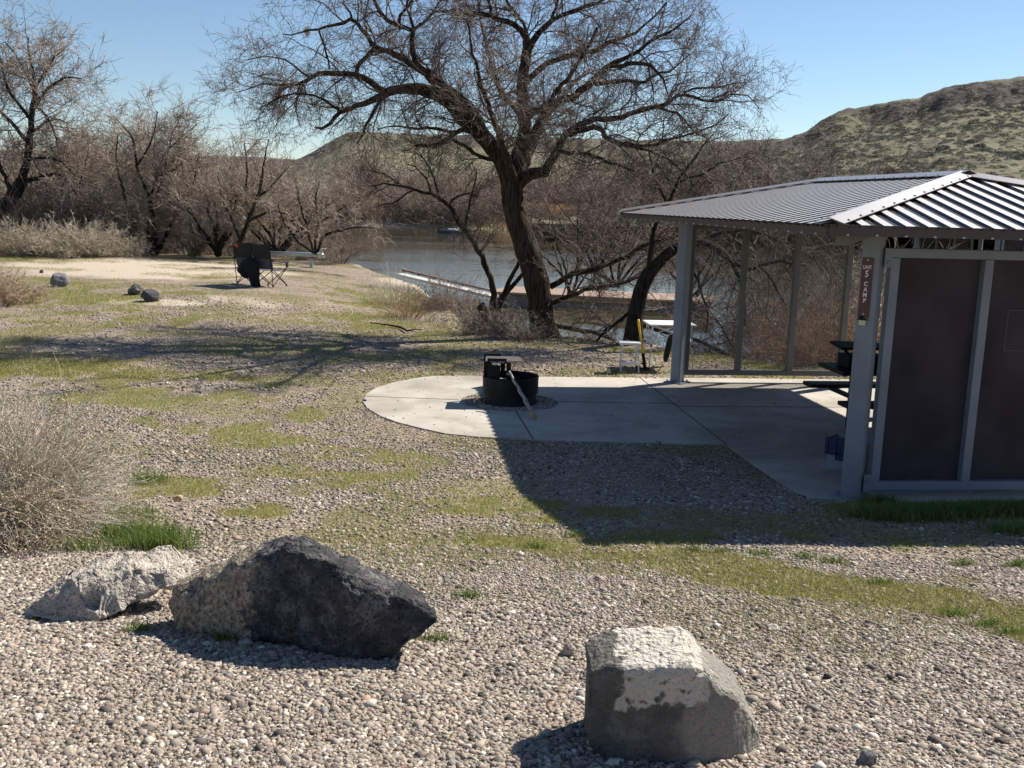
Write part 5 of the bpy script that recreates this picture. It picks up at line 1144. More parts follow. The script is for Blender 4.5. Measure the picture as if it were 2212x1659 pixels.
# companion stems, left of the big trunk
comp = [dict(trunk=1, bare=1, p=[(1066, 735, 40), (1068, 700, 30), (1068, 668, 22)]),
 dict(p=[(1066, 705, 30), (1066, 660, 26), (1065, 625, 24), (1055, 590, 22), (1040, 550, 21), (1022, 520, 20), (1001, 492, 19), (985, 468, 18), (969, 445, 16), (950, 430, 14), (931, 419, 12), (894, 411, 10), (861, 398, 8), (830, 396, 6), (795, 402, 3)], t0=.35),
 dict(p=[(1072, 700, 24), (1082, 650, 20), (1094, 622, 18), (1108, 590, 15), (1124, 564, 13), (1132, 540, 10)], bare=1), dict(p=[(1086, 648, 18), (1108, 615, 16), (1134, 587, 13), (1150, 570, 8)], bare=1, d0=.15),
 dict(p=[(969, 445, 9), (985, 425, 8), (1010, 415, 7), (1030, 425, 5)], d0=.2), dict(p=[(931, 419, 8), (925, 390, 7), (905, 365, 6), (880, 355, 4)], d0=.3), dict(p=[(894, 411, 7), (870, 425, 6), (845, 440, 5), (815, 445, 3)], d0=-.2), dict(p=[(1005, 495, 9), (1012, 450, 8), (1022, 410, 7), (1030, 370, 5)], d0=.4), dict(p=[(950, 430, 8), (940, 395, 7), (930, 360, 6), (900, 330, 4)], d0=-.6), dict(p=[(860, 398, 6), (830, 375, 5), (800, 365, 4), (770, 370, 2)], d0=.4)]
build_tree('bare_tree', 'slender leaning tree with forked stems just left of the big trunk', comp, 20.9, lv=((5.5, .9), (7, .5), (5, .28)), seed=12, minr=.004, base=G(1068, 730, -.15), twmat=M_twig)
stp = [dict(trunk=1, bare=1, p=[(1060, 735, 32), (1056, 700, 28), (1048, 675, 24), (1036, 658, 20)])]
stt = build_tree('tree_stump', 'short broken stump at the foot of the slender forked tree', stp + [dict(p=[(1050, 690, 6), (1040, 670, 4), (1030, 640, 2)])], 20.4, cat='stump', lv=((3, .3), (2, .2)), seed=13, crownname='side_shoots')
# right leaning tree
rt = [dict(trunk=1, bare=1, p=[(1366, 765, 66), (1367, 745, 48), (1370, 705, 37), (1376, 665, 34), (1386, 622, 32), (1402, 590, 30), (1420, 568, 27), (1446, 545, 23), (1475, 527, 19)]),
 dict(p=[(1470, 530, 26), (1510, 520, 24), (1545, 535, 20), (1575, 562, 17), (1613, 585, 15), (1655, 570, 12), (1690, 562, 10), (1740, 575, 6)]), dict(p=[(1580, 565, 14), (1600, 610, 11), (1610, 660, 8), (1605, 710, 5)], d0=.3), dict(p=[(1510, 522, 14), (1560, 500, 12), (1620, 495, 10), (1690, 520, 8), (1760, 560, 5)], d0=.5), dict(p=[(1475, 528, 14), (1480, 560, 11), (1510, 610, 9), (1530, 670, 6), (1525, 720, 3)], d0=-.3),
 dict(p=[(1400, 592, 18), (1408, 530, 16), (1413, 485, 14), (1442, 441, 12), (1472, 378, 10), (1511, 329, 7), (1540, 290, 4)], t0=.2), dict(p=[(1442, 441, 9), (1420, 400, 8), (1405, 350, 6), (1400, 310, 3)], d0=.3), dict(p=[(1465, 395, 7), (1510, 380, 6), (1560, 350, 4), (1600, 340, 3)], d0=-.3), dict(p=[(1640, 575, 9), (1680, 620, 7), (1700, 680, 4)], d0=-.3), dict(p=[(1690, 562, 8), (1750, 540, 6), (1810, 560, 4), (1850, 610, 2)], d0=.2),
 dict(p=[(1376, 668, 14), (1340, 690, 12), (1300, 720, 9), (1270, 760, 6)], d0=.3), dict(p=[(1545, 690, 7), (1580, 740, 7), (1600, 780, 5)], d0=.2), dict(p=[(1380, 700, 14), (1440, 720, 14), (1500, 730, 13), (1570, 765, 12), (1620, 800, 8)], d0=.4)]
build_tree('bare_tree', 'dark tree leaning right behind the far shelter post, crown drooping to the water', rt, 19.3, ws=.68, lv=((5, 1.0), (7, .6), (6, .35)), twmat=M_twig, bkmat=M_bark2, seed=14, minr=.0042, grav=.10, up=.0, base=G(1366, 755, -.2))
# left-edge tree
lt = [dict(trunk=1, bare=1, p=[(-60, 520, 40), (-30, 490, 36), (0, 462, 32), (23, 432, 30), (47, 392, 26)]), dict(p=[(47, 395, 24), (60, 340, 20), (66, 290, 18), (70, 234, 15), (76, 190, 12), (70, 150, 8), (60, 110, 5), (62, 80, 3)], t0=.1),
 dict(p=[(70, 240, 12), (90, 205, 9), (115, 180, 7), (145, 165, 5), (175, 170, 3)]), dict(p=[(68, 260, 10), (40, 225, 8), (15, 190, 8), (8, 160, 6), (0, 120, 4)]), dict(p=[(62, 310, 12), (30, 270, 10), (0, 240, 9), (-30, 210, 7)]), dict(p=[(76, 192, 8), (100, 150, 6), (120, 120, 4), (140, 105, 3)], d0=.5), dict(p=[(75, 200, 7), (50, 150, 5), (30, 110, 4), (10, 90, 3)], d0=-.5), dict(p=[(66, 290, 9), (95, 265, 7), (125, 255, 5), (150, 270, 3)], d0=.6),
 dict(p=[(47, 392, 14), (85, 385, 12), (120, 372, 8), (150, 390, 5), (170, 430, 3)]), dict(p=[(30, 425, 14), (10, 380, 12), (-10, 340, 9)]), dict(p=[(60, 345, 10), (95, 340, 8), (130, 345, 6), (160, 375, 4), (175, 420, 3)], d0=-.6), dict(p=[(72, 230, 8), (95, 240, 7), (120, 290, 5), (130, 350, 4)], d0=.2)]
build_tree('bare_tree', 'tall bare tree at the left edge rising above the thicket', lt, 39, ws=.75, lv=((4.2, 1.7), (8, .95), (7, .5)), twmat=M_twig2, bkmat=M_bark2, seed=15, minr=.0085, r1=.022, base=AT(-30, 545, 39), grav=.05, up=.04)
# thicket trees on the left, each its own tree
def vtree(name, label, px0, py0, Dd, h_px, spread, seed, nst=5, mat=None, lv=((3, 1.2), (6, .6), (5, .35)), lean=0, group=None, minr=.008, w0=10, traced=None, grav=.03, up=.08, cat='tree', bk=None, t0_=.15):
    r = np.random.default_rng(seed); limbs = traced or []
    if not traced:
        for i in range(nst):
            a = (i + .5) / nst * 2 - 1 + r.normal() * .12; x, y = px0 + r.normal() * 4, py0; pts = [(x, y, w0 * r.uniform(.7, 1.1), 0)]; dd = 0; dx = a * spread / 6; ddx = a * r.uniform(-.1, .35) * spread / 14
            n_ = 6
            for k in range(n_):
                x += dx + r.normal() * spread * .035 + lean; dx += ddx * .5; y -= h_px / n_ * r.uniform(.75, 1.1) * (1 - .12 * abs(a) * k / 2); dd += r.normal() * .35; pts.append((x, y, max(1.2, pts[0][2] * (1 - (k + 1) / (n_ + .8))), dd))
            limbs.append(dict(p=pts, t0=t0_))
    return build_tree(name, label, limbs, Dd, cat=cat, group=group, lv=lv, twmat=mat or M_twig2, bkmat=bk or M_bark2, minr=minr, r1=.02, seed=seed, base=AT(px0, py0, Dd), wig=.35, grav=grav, up=up, sideN=6, ws=.75)
t5 = [dict(p=[(324, 560, 22), (335, 520, 18), (330, 470, 14), (324, 430, 12), (310, 400, 10), (297, 367, 9), (292, 330, 8), (288, 297, 6), (265, 270, 4), (242, 250, 3)]), dict(p=[(324, 430, 9), (336, 385, 7), (355, 372, 6), (375, 367, 5), (395, 350, 3)], d0=.3), dict(p=[(330, 560, 18), (352, 520, 14), (372, 480, 11), (400, 440, 8), (420, 390, 6), (430, 330, 3)], d0=.5), dict(p=[(320, 560, 16), (300, 510, 12), (280, 460, 10), (262, 400, 8), (250, 340, 6), (255, 290, 3)], d0=-.4), dict(p=[(296, 360, 6), (320, 320, 5), (335, 280, 4), (340, 240, 3)], d0=-.4),
      dict(p=[(335, 385, 6), (350, 340, 5), (375, 310, 4), (400, 290, 3), (425, 270, 2)], d0=.8), dict(p=[(325, 555, 10), (318, 480, 8), (340, 420, 6), (360, 350, 5), (370, 290, 3), (390, 250, 2)], d0=1.0)]
vtree('bare_tree', 'many-stemmed bare tree in the middle of the left thicket', 324, 560, 38, 0, 0, 21, traced=t5, lv=((4.2, 1.3), (8, .75), (6, .42)))
t6 = [dict(p=[(510, 540, 16), (522, 515, 14), (539, 470, 11), (555, 430, 9), (566, 395, 8), (570, 350, 5), (580, 300, 3)]), dict(p=[(535, 480, 9), (560, 465, 8), (590, 455, 6), (620, 462, 4)], d0=-.3), dict(p=[(556, 428, 7), (585, 405, 6), (605, 380, 4), (625, 360, 2)], d0=.3), dict(p=[(540, 470, 8), (530, 420, 7), (535, 370, 6), (528, 310, 3)], d0=.4), dict(p=[(520, 520, 10), (500, 470, 8), (480, 430, 6), (470, 380, 3)], d0=.2)]
vtree('bare_tree', 'thin dark tree directly behind the camp chair', 510, 545, 36, 0, 0, 22, traced=t6, lv=((3.4, 1.0), (6, .55), (5, .3)))
t7 = [dict(p=[(682, 550, 10), (680, 510, 8), (690, 480, 7), (705, 470, 6), (735, 468, 4), (760, 478, 2)]), dict(p=[(684, 545, 9), (700, 505, 8), (730, 500, 7), (760, 492, 5), (800, 490, 4), (830, 500, 2)], d0=-.3), dict(p=[(678, 548, 8), (665, 500, 7), (650, 450, 5), (640, 400, 3)], d0=.3), dict(p=[(680, 545, 7), (688, 480, 6), (680, 430, 5), (690, 390, 3)], d0=.5), dict(p=[(675, 545, 7), (640, 520, 6), (612, 480, 4), (600, 440, 3)], d0=0)]
vtree('bare_shrub', 'sprawling bare shrub at the right end of the metal rail', 682, 552, 33.5, 0, 0, 23, traced=t7, mat=M_twig2, lv=((5, .8), (7, .45), (5, .25)), cat='shrub', minr=.006)
for i, (px, py, Dd, hp, spd, lb, mt_) in enumerate([
    (40, 545, 42, 200, 150, 'brown bushy tree under the tall left-edge tree', M_twig2), (165, 548, 40, 260, 170, 'tan weeping bare tree between the left-edge tree and the thicket middle', M_twig2),
    (235, 550, 43, 265, 160, 'bare tree behind the left thicket with upright tips', M_twig2), (420, 552, 40, 215, 150, 'bare tree of the thicket halfway to the camp chair', M_twig2),
    (470, 552, 37, 150, 120, 'low brown bare tree just left of the camp chair', M_twig2), (600, 545, 39, 140, 130, 'low bare tree behind the metal rail', M_twig2), (350, 552, 45, 290, 170, 'tallest thicket tree behind, with tips against the sky', M_twig2),
    (100, 550, 44, 225, 170, 'dense brown bare tree deep in the left thicket', M_twig2)]):
    vtree('bare_tree', lb, px, py, Dd, hp, spd, 40 + i, nst=8, mat=mt_, lv=((3.0, 1.4), (7, .85), (5, .5)), w0=13, up=.10 if i != 1 else .02, grav=.02 if i != 1 else .14)
for i, (px, py, Dd, hp, spd, lb) in enumerate([(1330, 620, 31, 290, 260, 'grey twiggy tree over the water between the big trunk and the shelter'), (1500, 640, 30, 330, 260, 'grey twiggy tree just above the far corner of the shelter roof'), (1660, 640, 33, 350, 260, 'bare tree with tips reaching above the left roof plane'), (1800, 620, 36, 290, 260, 'bare tree above the roof near its ridge'), (1290, 600, 60, 200, 190, 'hazy bare tree right of the big trunk beyond the dock'), (1235, 640, 28, 270, 160, 'thin upright bare tree close behind the big trunk')]):
    vtree('bare_tree', lb, px, py, Dd, hp, spd, 60 + i, nst=7, mat=M_twig, lv=((3.6, 1.2), (7, .8), (5, .42)), w0=9, up=.07, grav=.04, minr=.0055, t0_=.38)
# ---------------------------------------------------------------- generic bare shrubs shared by copies
def proto_shrub(name, seed, h=2.5, w_=2.4, nst=26, lv=((6, .8), (6, .45)), mat=None, r0=.02, minr=.006, arch=.08, m0=9, core=True):
    global rng
    rng = np.random.default_rng(seed); n = nst; a = rng.uniform(0, 2 * math.pi, n); s_ = rng.uniform(.05, 1, n) ** .6
    pos = np.stack([np.cos(a) * .15 * s_ * w_, np.sin(a) * .15 * s_ * w_, np.full(n, -.15)], 1); dirn = norm(np.stack([np.cos(a) * s_ * w_ / h * .9, np.sin(a) * s_ * w_ / h * .9, np.ones(n)], 1))
    L = h * rng.uniform(.7, 1.1, n)
    P = np.zeros((n, m0, 3)); P[:, 0] = pos; d = dirn
    for i in range(1, m0):
        d = norm(d + rng.normal(size=(n, 3)) * .13 + np.array([0, 0, -1.]) * arch * s_[:, None] * (i / m0)); P[:, i] = P[:, i - 1] + d * (L / (m0 - 1))[:, None]
    R = (r0 * rng.uniform(.5, 1.1, n))[:, None] * np.linspace(1, .25, m0)[None]
    out = [tubes(P, R, 5)]; PP, RR = P, R
    for k, ll in lv:
        pos, tan, rad, L_, t = sample_par(PP, RR, k, .18, 1.0); Ln = ll * rng.uniform(.4, 1.25, len(pos)) * h / 2.5; PP, RR = grow(pos, tan, np.maximum(rad * .6, minr), Ln, 5, (20, 60), .35, .03, .05, .5); RR = np.maximum(RR, minr * .6); out.append(tubes(PP, RR, 3))
    V, F = join(out); me_o = mesh_obj(name, V, F, mat or M_twig3); return me_o
def place_copies(proto, spots, label, cat, group, name=None, first=True, tilt=0.0):
    """spots: (x,y,scale,rotz[,zscale])"""
    rr_ = random.Random(len(spots))
    for i, sp in enumerate(spots):
        o = proto if (i == 0 and first) else proto.copy()
        if not (i == 0 and first): COL.objects.link(o)
        x, y, s_, rz = sp[:4]; zs = sp[4] if len(sp) > 4 else 1.0; zz0 = sp[5] if len(sp) > 5 else H(x, y)
        o.location = (x, y, zz0); o.rotation_euler = (rr_.uniform(-tilt, tilt), rr_.uniform(-tilt, tilt), rz); o.scale = (s_, s_, s_ * zs); tag(o, label, cat, group)
RR_ = np.random.default_rng(99)
def xy(px, Dd): p = AT(px, 500, Dd); return p[0], p[1]
# far bank brush, many bare shrubs : 3 kinds
protos = [proto_shrub('bank_shrub', 200 + i, 4.0, 4.0, 26, ((7, 1.3), (7, .6)), [M_twig3, M_twig2, M_twig3][i], .05, .022, .06) for i in range(3)]
allsp = [[], [], []]
for i in range(165):
    t = RR_.random(); X = -75 + 150 * t; 
    if RR_.random() < .45: off = RR_.uniform(.5, 8)
    else: off = RR_.uniform(4, 55)
    yb_ = np.interp(X, FARL[:, 0], FARL[:, 1]); y = yb_ + off + 2; s_ = RR_.uniform(.7, 1.5) * (1.0 if off > 6 else .8)
    if 0 < X < 14 and off < 22: s_ *= .45
    allsp[RR_.integers(3)].append((X, y, s_, RR_.uniform(0, 6.28), RR_.uniform(.8, 1.35)))
for i in range(3): place_copies(protos[i], allsp[i], 'one of the bare brown shrubs massed along the far bank of the river', 'shrub', 'bare shrubs along the far bank')
# bare shrubs filling behind the left thicket and between trunk and shelter
pf = [proto_shrub('thicket_shrub', 210 + i, 2.8, 3.0, 30, ((7, .9), (7, .5)), [M_twig2, M_twig, M_twig2][i], .03, .008, .07) for i in range(3)]
sp3 = [[], [], []]
for px in np.linspace(-60, 735, 38):
    Dd = np.interp(px, [-60, 540, 700, 800], [39, 41, 38, 40]) + RR_.uniform(-1.5, 3); 
    s_ = RR_.uniform(.45, .95) * (np.interp(px, [0, 330, 450, 640, 800], [1.15, 1.05, .72, .62, .5])); x, y = xy(px, Dd); sp3[RR_.integers(3)].append((x, y, s_, RR_.uniform(0, 6.28), 1.1))
for i in range(3): place_copies(pf[i], sp3[i], 'one of the tangled brown shrubs filling the left thicket', 'shrub', 'thicket shrubs on the left')
# shrubs on the near bank behind and right of the big tree
pn = [proto_shrub('bank_tangle', 220 + i, 2.4, 2.8, 26, ((8, .7), (7, .4)), [M_twig2, M_twig][i], .022, .0045, .09) for i in range(2)]
spn = [[], []]
for px, Dd, s_ in [(1240, 22.5, .55), (1490, 22.5, .45), (1560, 21, .4), (1640, 22.5, .5), (1710, 21, .7), (1745, 23, 1.2), (1790, 22, 1.2), (1840, 24, 1.3), (1680, 26, 1.0), (1020, 22.5, .6)]:
    x, y = xy(px, Dd); spn[RR_.integers(2)].append((x, y, s_, RR_.uniform(0, 6.28), 1.05, -1.0))
for i in range(2): place_copies(pn[i], spn[i], 'one of the tangled bare bushes at the waterline behind the shelter and big tree', 'bush', 'bushes at the near waterline')
# brushy rusty bush seen through the right bay of the screen
o = proto_shrub('rusty_bush', 231, 1.5, 1.7, 90, ((9, .45), (7, .25)), M_reddry, .010, .0035, .05); p = AT(1765, 760, 17.6); o.location = (p[0], p[1], H(p[0], p[1])); tag(o, 'rounded rusty-brown bush seen through the right bay of the mesh screen', 'bush')
# dry rusty weeds on the slope near the water
o = proto_shrub('dry_weeds', 232, 1.0, 1.3, 110, ((5, .3),), M_reddry, .006, .0035, .03); p = GG(880, 690); o.location = p + np.array([0, .3, -.0]); tag(o, 'clump of rust-coloured dry weeds on the bank slope left of the forked tree', 'weeds')
o = proto_shrub('dry_weeds', 233, 1.2, 1.6, 90, ((5, .35),), M_grey, .006, .0032, .03); p = GG(850, 655); o.location = p; tag(o, 'pale feathery dry weeds at the top of the mossy slope', 'weeds')
pw_ = proto_shrub('dry_weeds', 234, 1.0, 1.3, 80, ((6, .35), (5, .2)), M_twig2, .008, .0035, .06)
sl_ = []
for px, py, s_ in [(950, 665, 1.1), (985, 680, 1.2), (1010, 700, 1.0), (1030, 715, .9), (930, 640, .9), (1050, 722, .8), (1105, 728, .8), (1135, 735, .7), (1000, 655, 1.1)]:
    p = GG(px, py); sl_.append((p[0], p[1], s_, RR_.uniform(0, 6), 1.0))
place_copies(pw_, sl_, 'one of the brown brambles on the bank at the foot of the forked tree', 'weeds', 'brambles on the bank slope')
# grey-tan low shrubs at the left, in front of the thicket
ps = [proto_shrub('grey_shrub', 240 + i, 1.25, 2.0, 130, ((7, .55), (6, .3)), M_shrub, .010, .0055, .08) for i in range(2)]
labs = ['widest grey-tan low shrub in front of the left thicket', 'low grey-tan shrub at the far left in front of the thicket', 'low grey-tan shrub at the right end of the grey shrub row', 'grey-tan shrub between the widest one and the left edge', 'grey-tan shrub behind the row of low shrubs']
for i, (px, Dd, s_) in enumerate([(150, 34, 1.15), (15, 33.5, 1.1), (232, 35, .95), (80, 34.5, 1.05), (195, 36, 1.2)]):
    x, y = xy(px, Dd); q = ps[i % 2] if i < 2 else ps[i % 2].copy()
    if i >= 2: COL.objects.link(q)
    q.location = (x, y, H(x, y)); q.scale = (s_ * 1.1, s_ * 1.1, s_); q.rotation_euler = (0, 0, i * 1.3); tag(q, labs[i], 'shrub', 'grey-tan shrubs in front of the thicket')
# small dry shrub at the left edge, mid distance
o = proto_shrub('dry_shrub', 250, .95, 1.5, 130, ((7, .4), (6, .25)), M_seed, .008, .0045, .08); p = GG(5, 655); o.location = p; tag(o, 'dry tan shrub at the left edge near the grey wedge-shaped boulder', 'shrub')
o = proto_shrub('dry_shrub', 251, .5, .8, 80, ((7, .25), (5, .15)), M_seed, .006, .004, .08); p = GG(55, 632); o.location = p; tag(o, 'small tan tuft leaning at the right side of the left-edge shrub', 'shrub')
# ---------------------------------------------------------------- big foreground bush, left
def fore_bush():
    global rng
    rng = np.random.default_rng(5)
    c = GG(20, 1150); c = np.array([c[0] - .25, c[1] + .15, 0]); c[2] = H(c[0], c[1]); nc = 46; ca = rng.uniform(0, 2 * math.pi, nc); cs_ = rng.uniform(0, 1, nc) ** .6; ci = rng.integers(0, nc, 2600); n = 2600; a = ca[ci] + rng.normal(size=n) * .16; s_ = np.clip(cs_[ci] + rng.normal(size=n) * .09, 0, 1.1)
    el = 1.32 - s_ * 1.12 + rng.normal(size=n) * .08; d = np.stack([np.cos(a) * np.cos(el), np.sin(a) * np.cos(el), np.sin(el)], 1)
    pos = c + np.stack([np.cos(a) * .22 * s_, np.sin(a) * .22 * s_, np.zeros(n)], 1); L = rng.uniform(.6, 1.1, n) * (1.05 - .12 * s_) * rng.uniform(.8, 1.15, nc)[ci]; m = 10; cw = rng.normal(size=(nc, 3)) * .05
    P = np.zeros((n, m, 3)); P[:, 0] = pos
    for i in range(1, m): d = norm(d + rng.normal(size=(n, 3)) * .15 + cw[ci] + np.array([.03, -.02, -.10 * (i / m) * 1.6])); P[:, i] = P[:, i - 1] + d * (L / (m - 1))[:, None]
    P[:, :, 2] = np.maximum(P[:, :, 2], height(P[:, :, 0], P[:, :, 1]) + .01)
    R = (rng.uniform(.0018, .0042, n))[:, None] * np.linspace(1.2, .5, m)[None]; out = [tubes(P, R, 4)]
    pos, tan, rad, L_, t = sample_par(P, R, 7, .25, 1.0); P1_, R1_ = grow(pos, tan, np.full(len(pos), .0016), rng.uniform(.08, .26, len(pos)), 5, (15, 50), .25, .02, .02, .5); out.append(tubes(P1_, R1_, 3))
    root = empty('dry_bush', c, 'large dry grey bush with seed heads in the left foreground', 'bush'); V, F = join(out); mesh_obj('stems', V, F, M_grey, root)
    # seed heads : tiny fuzzy scales on outer twigs
    pos, tan, rad, L_, t = sample_par(P1_, R1_, 9, .35, 1.0); keep = (fbm(pos[:, 0] * 5, pos[:, 2] * 5 + pos[:, 1] * 3, 3, 9) > .47) | (rng.random(len(pos)) < .1); pos = pos[keep]; n = len(pos)
    u = norm(rng.normal(size=(n, 3))); v = norm(np.cross(u, rng.normal(size=(n, 3)))); s1 = rng.uniform(.004, .010, (n, 1)); 
    V = np.stack([pos - u * s1, pos + v * s1 * .7, pos + u * s1, pos - v * s1 * .7], 1).reshape(-1, 3); F = np.arange(4 * n).reshape(n, 4)
    mesh_obj('seed_heads', V, F, M_seed, root); return c
fb_c = fore_bush()
# small dried weed between the slab and the lava boulder
o = proto_shrub('dried_weed', 252, .17, .16, 60, ((8, .5), (7, .3)), mat_twig('dark_dry_weed', (.10, .06, .045), (.26, .18, .13)), .0025, .0016, .05); o.location = GG(292, 1338); tag(o, 'small dark dried weed between the pale slab and the dark boulder', 'weed')
o = proto_shrub('dry_tuft', 253, .16, .3, 60, ((3, .4),), M_grey, .0018, .0013, .1); o.location = GG(2110, 1535); tag(o, 'thin dry grass tuft on the gravel at the lower right', 'tuft')
# ---------------------------------------------------------------- sagebrush on the right hill
def proto_sage(seed):
    global rng
    rng = np.random.default_rng(seed); n = 700; d = norm(rng.normal(size=(n, 3)) * [1, 1, .8] + [0, 0, .5]); d[:, 2] = np.abs(d[:, 2]); r_ = rng.uniform(.45, 1.0, (n, 1)) ** .5; p = d * r_ * [1.0, 1.0, .8]; p *= 1 + .35 * (fbm(d[:, 0] * 2 + seed, d[:, 1] * 2 + d[:, 2], 3, seed)[:, None] - .5) * 2
    u = norm(rng.normal(size=(n, 3))); v = norm(np.cross(u, rng.normal(size=(n, 3)))); s1 = rng.uniform(.06, .15, (n, 1))
    V = np.stack([p - u * s1, p + v * s1 * .6, p + u * s1, p - v * s1 * .6], 1).reshape(-1, 3); return mesh_obj('sagebrush', V, np.arange(4 * n).reshape(n, 4), M_sage)
sg_p = [proto_sage(300 + i) for i in range(3)]
cand = []
nv_, nu_ = H3.shape[:2]; r_ = np.random.default_rng(8)
for _ in range(9000):
    i = r_.uniform(0, nv_ * .93); j = r_.uniform(nu_ * .12, nu_ * .62); i0, j0 = int(i), int(j); p = H3[i0, j0] * (1 - (i - i0)) + H3[i0 + 1, j0] * (i - i0); q0 = H3[i0, min(j0 + 1, nu_ - 1)]; p = p + (q0 - H3[i0, j0]) * (j - j0)
    if fbm(np.array([p[0] * .035]), np.array([p[1] * .035]), 3, 5)[0] + r_.normal() * .12 < .47: continue
    s_ = r_.uniform(.35, 1.0) * (1.0 if r_.random() < .93 else 1.6); cand.append((s_ / p[1], p, s_))
    if len(cand) > 4200: break
cand.sort(key=lambda c_: -c_[0]); 
big = cand[:290]; small = cand[290:]
for k in range(3): place_copies(sg_p[k], [(c_[1][0], c_[1][1], c_[2], r_.uniform(0, 6.28), .75, c_[1][2] - .15) for c_ in big[k::3]], 'one of the dark grey-green sagebrush clumps dotting the right hill', 'sagebrush', 'sagebrush on the right hill')
# the many small ones as one stuff object
Vs = np.empty(len(sg_p[0].data.vertices) * 3, dtype=np.float32); sg_p[0].data.vertices.foreach_get('co', Vs); Vs = Vs.reshape(-1, 3)[:4 * 220]
VV = []; 
for c_ in small:
    a = r_.uniform(0, 6.28); R2 = np.array([[math.cos(a), -math.sin(a), 0], [math.sin(a), math.cos(a), 0], [0, 0, .8]]); VV.append(Vs @ R2.T * c_[2] + c_[1])
VV = np.concatenate(VV); o = mesh_obj('sagebrush_cover', VV, np.arange(len(VV)).reshape(-1, 4), M_sage); tag(o, 'small distant sagebrush covering the hill slopes', kind='stuff')
#@@PART5
# ---------------------------------------------------------------- reeds on the right bank and dry grass on the far bank
def blades(name, label, xyz, h_, w_, mat, lean=.35, seed=1, bend=.3, seg=2):
    r = np.random.default_rng(seed); n = len(xyz); a = r.uniform(0, 2 * math.pi, n); hh = h_ * r.uniform(.5, 1.25, n); le = r.uniform(0, lean, n)
    d = np.stack([np.cos(a) * le, np.sin(a) * le, np.ones(n)], 1); d /= np.linalg.norm(d, axis=1)[:, None]; b_ = r.uniform(0, 2 * math.pi, n); sd = np.stack([np.cos(b_), np.sin(b_), np.zeros(n)], 1) * (w_ * r.uniform(.6, 1.3, n))[:, None]
    mid = xyz + d * (hh * .55)[:, None]; tip = xyz + d * hh[:, None] + np.stack([np.cos(a), np.sin(a), -np.ones(n) * .4], 1) * (hh * bend * r.uniform(0, 1, n))[:, None]
    V = np.stack([xyz - sd, xyz + sd, mid + sd * .75, mid - sd * .75, tip], 1).reshape(-1, 3); k = np.arange(n)[:, None] * 5
    F4 = k + [0, 1, 2, 3]; F3 = k + [3, 2, 4]
    me = bpy.data.meshes.new(name); me.vertices.add(len(V)); me.vertices.foreach_set('co', V.astype(np.float32).ravel()); me.loops.add(7 * n)
    me.loops.foreach_set('vertex_index', np.concatenate([F4.ravel(), F3.ravel()]).astype(np.int32)); me.polygons.add(2 * n)
    me.polygons.foreach_set('loop_start', np.concatenate([np.arange(n) * 4, 4 * n + np.arange(n) * 3]).astype(np.int32)); me.update(calc_edges=True); me.materials.append(mat)
    o = bpy.data.objects.new(name, me); COL.objects.link(o); return tag(o, label, kind='stuff')
r = np.random.default_rng(70); M_straw = mat_grass('dry_straw_blades', [(0, (.20, .15, .09)), (1, (.56, .47, .31))])
def scatter_cl(n, x0, x1, y0, y1, thr, sc_=.2, seed=3):
    x = r.uniform(x0, x1, n); y = r.uniform(y0, y1, n); k = fbm(x * sc_, y * sc_, 3, seed) + r.normal(size=n) * .04 > thr; x, y = x[k], y[k]; return np.stack([x, y, height(x, y)], 1)
p = scatter_cl(60000, 18, 62, 52, 84, .48, .12); p = p[p[:, 2] > WZ]; blades('dry_reeds', 'dry tan reeds on the bank beyond the shelter at right', p, 1.5, .022, M_reed, .35, 4, .35)
p = scatter_cl(60000, -60, 60, 152, 182, .42, .06); p = p[p[:, 2] > WZ]; blades('far_bank_grass', 'tan grass along the far river bank', p, 1.0, .05, M_reed, .4, 5, .3)
# ---------------------------------------------------------------- grass blades
def in_view(x, y, z, m=60):
    dx = np.stack([x, y, z - EYE], 1); w_ = dx @ cF; u = 1106 + FPX * (dx @ cR) / w_; v = 829.5 - FPX * (dx @ cU) / w_; return (w_ > .5) & (u > -m) & (u < 2212 + m) & (v > 0) & (v < 1659 + m)
def pad_clear(x, y):
    from mathutils.geometry import intersect_point_tri_2d
    P_ = np.array(pad_out); n_ = len(P_); ins = np.zeros(len(x), bool); j = n_ - 1
    for i in range(n_):
        c = ((P_[i, 1] > y) != (P_[j, 1] > y)) & (x < (P_[j, 0] - P_[i, 0]) * (y - P_[i, 1]) / (P_[j, 1] - P_[i, 1] + 1e-12) + P_[i, 0]); ins ^= c; j = i
    hole = ((x - FIRE[0]) / HOLE[0]) ** 2 + ((y - FIRE[1]) / HOLE[1]) ** 2 < .96
    return ~ins | hole
_pc = pad_clear
def pad_clear(x, y): return _pc(x, y) | _pc(x + .13 * (fbm(x * 3, y * 3, 3, 5) - .35) * 1.2, y + .22 * (fbm(x * 3, y * 3, 3, 6) - .35)) & (_h(np.floor(x * 997), np.floor(y * 991), 3) < .5)
N_ = 2200000; y = 2.6 + (40 - 2.6) * r.random(N_) ** 1.7; x = (r.random(N_) * 2 - 1) * (y * .56 + .3); gm = grass_mask(x, y); kp = (r.random(N_) < gm ** 1.1 * .7) & pad_clear(x, y) & (seg_sd(x, y, BANK) < .3); x, y, gm = x[kp], y[kp], gm[kp]; z = height(x, y); k = in_view(x, y, z); x, y, z, gm = x[k], y[k], z[k], gm[k]
print('grass', len(x)); near = y < 14
blades('short_grass', 'short patchy olive grass growing through the gravel', np.stack([x, y, z - .005], 1)[near], .042, .0017, M_grass, .9, 6, .5)
blades('mossy_grass', 'low grass on the ground towards the river', np.stack([x, y, z - .005], 1)[~near], .05, .0036, M_grass, .9, 7, .5)
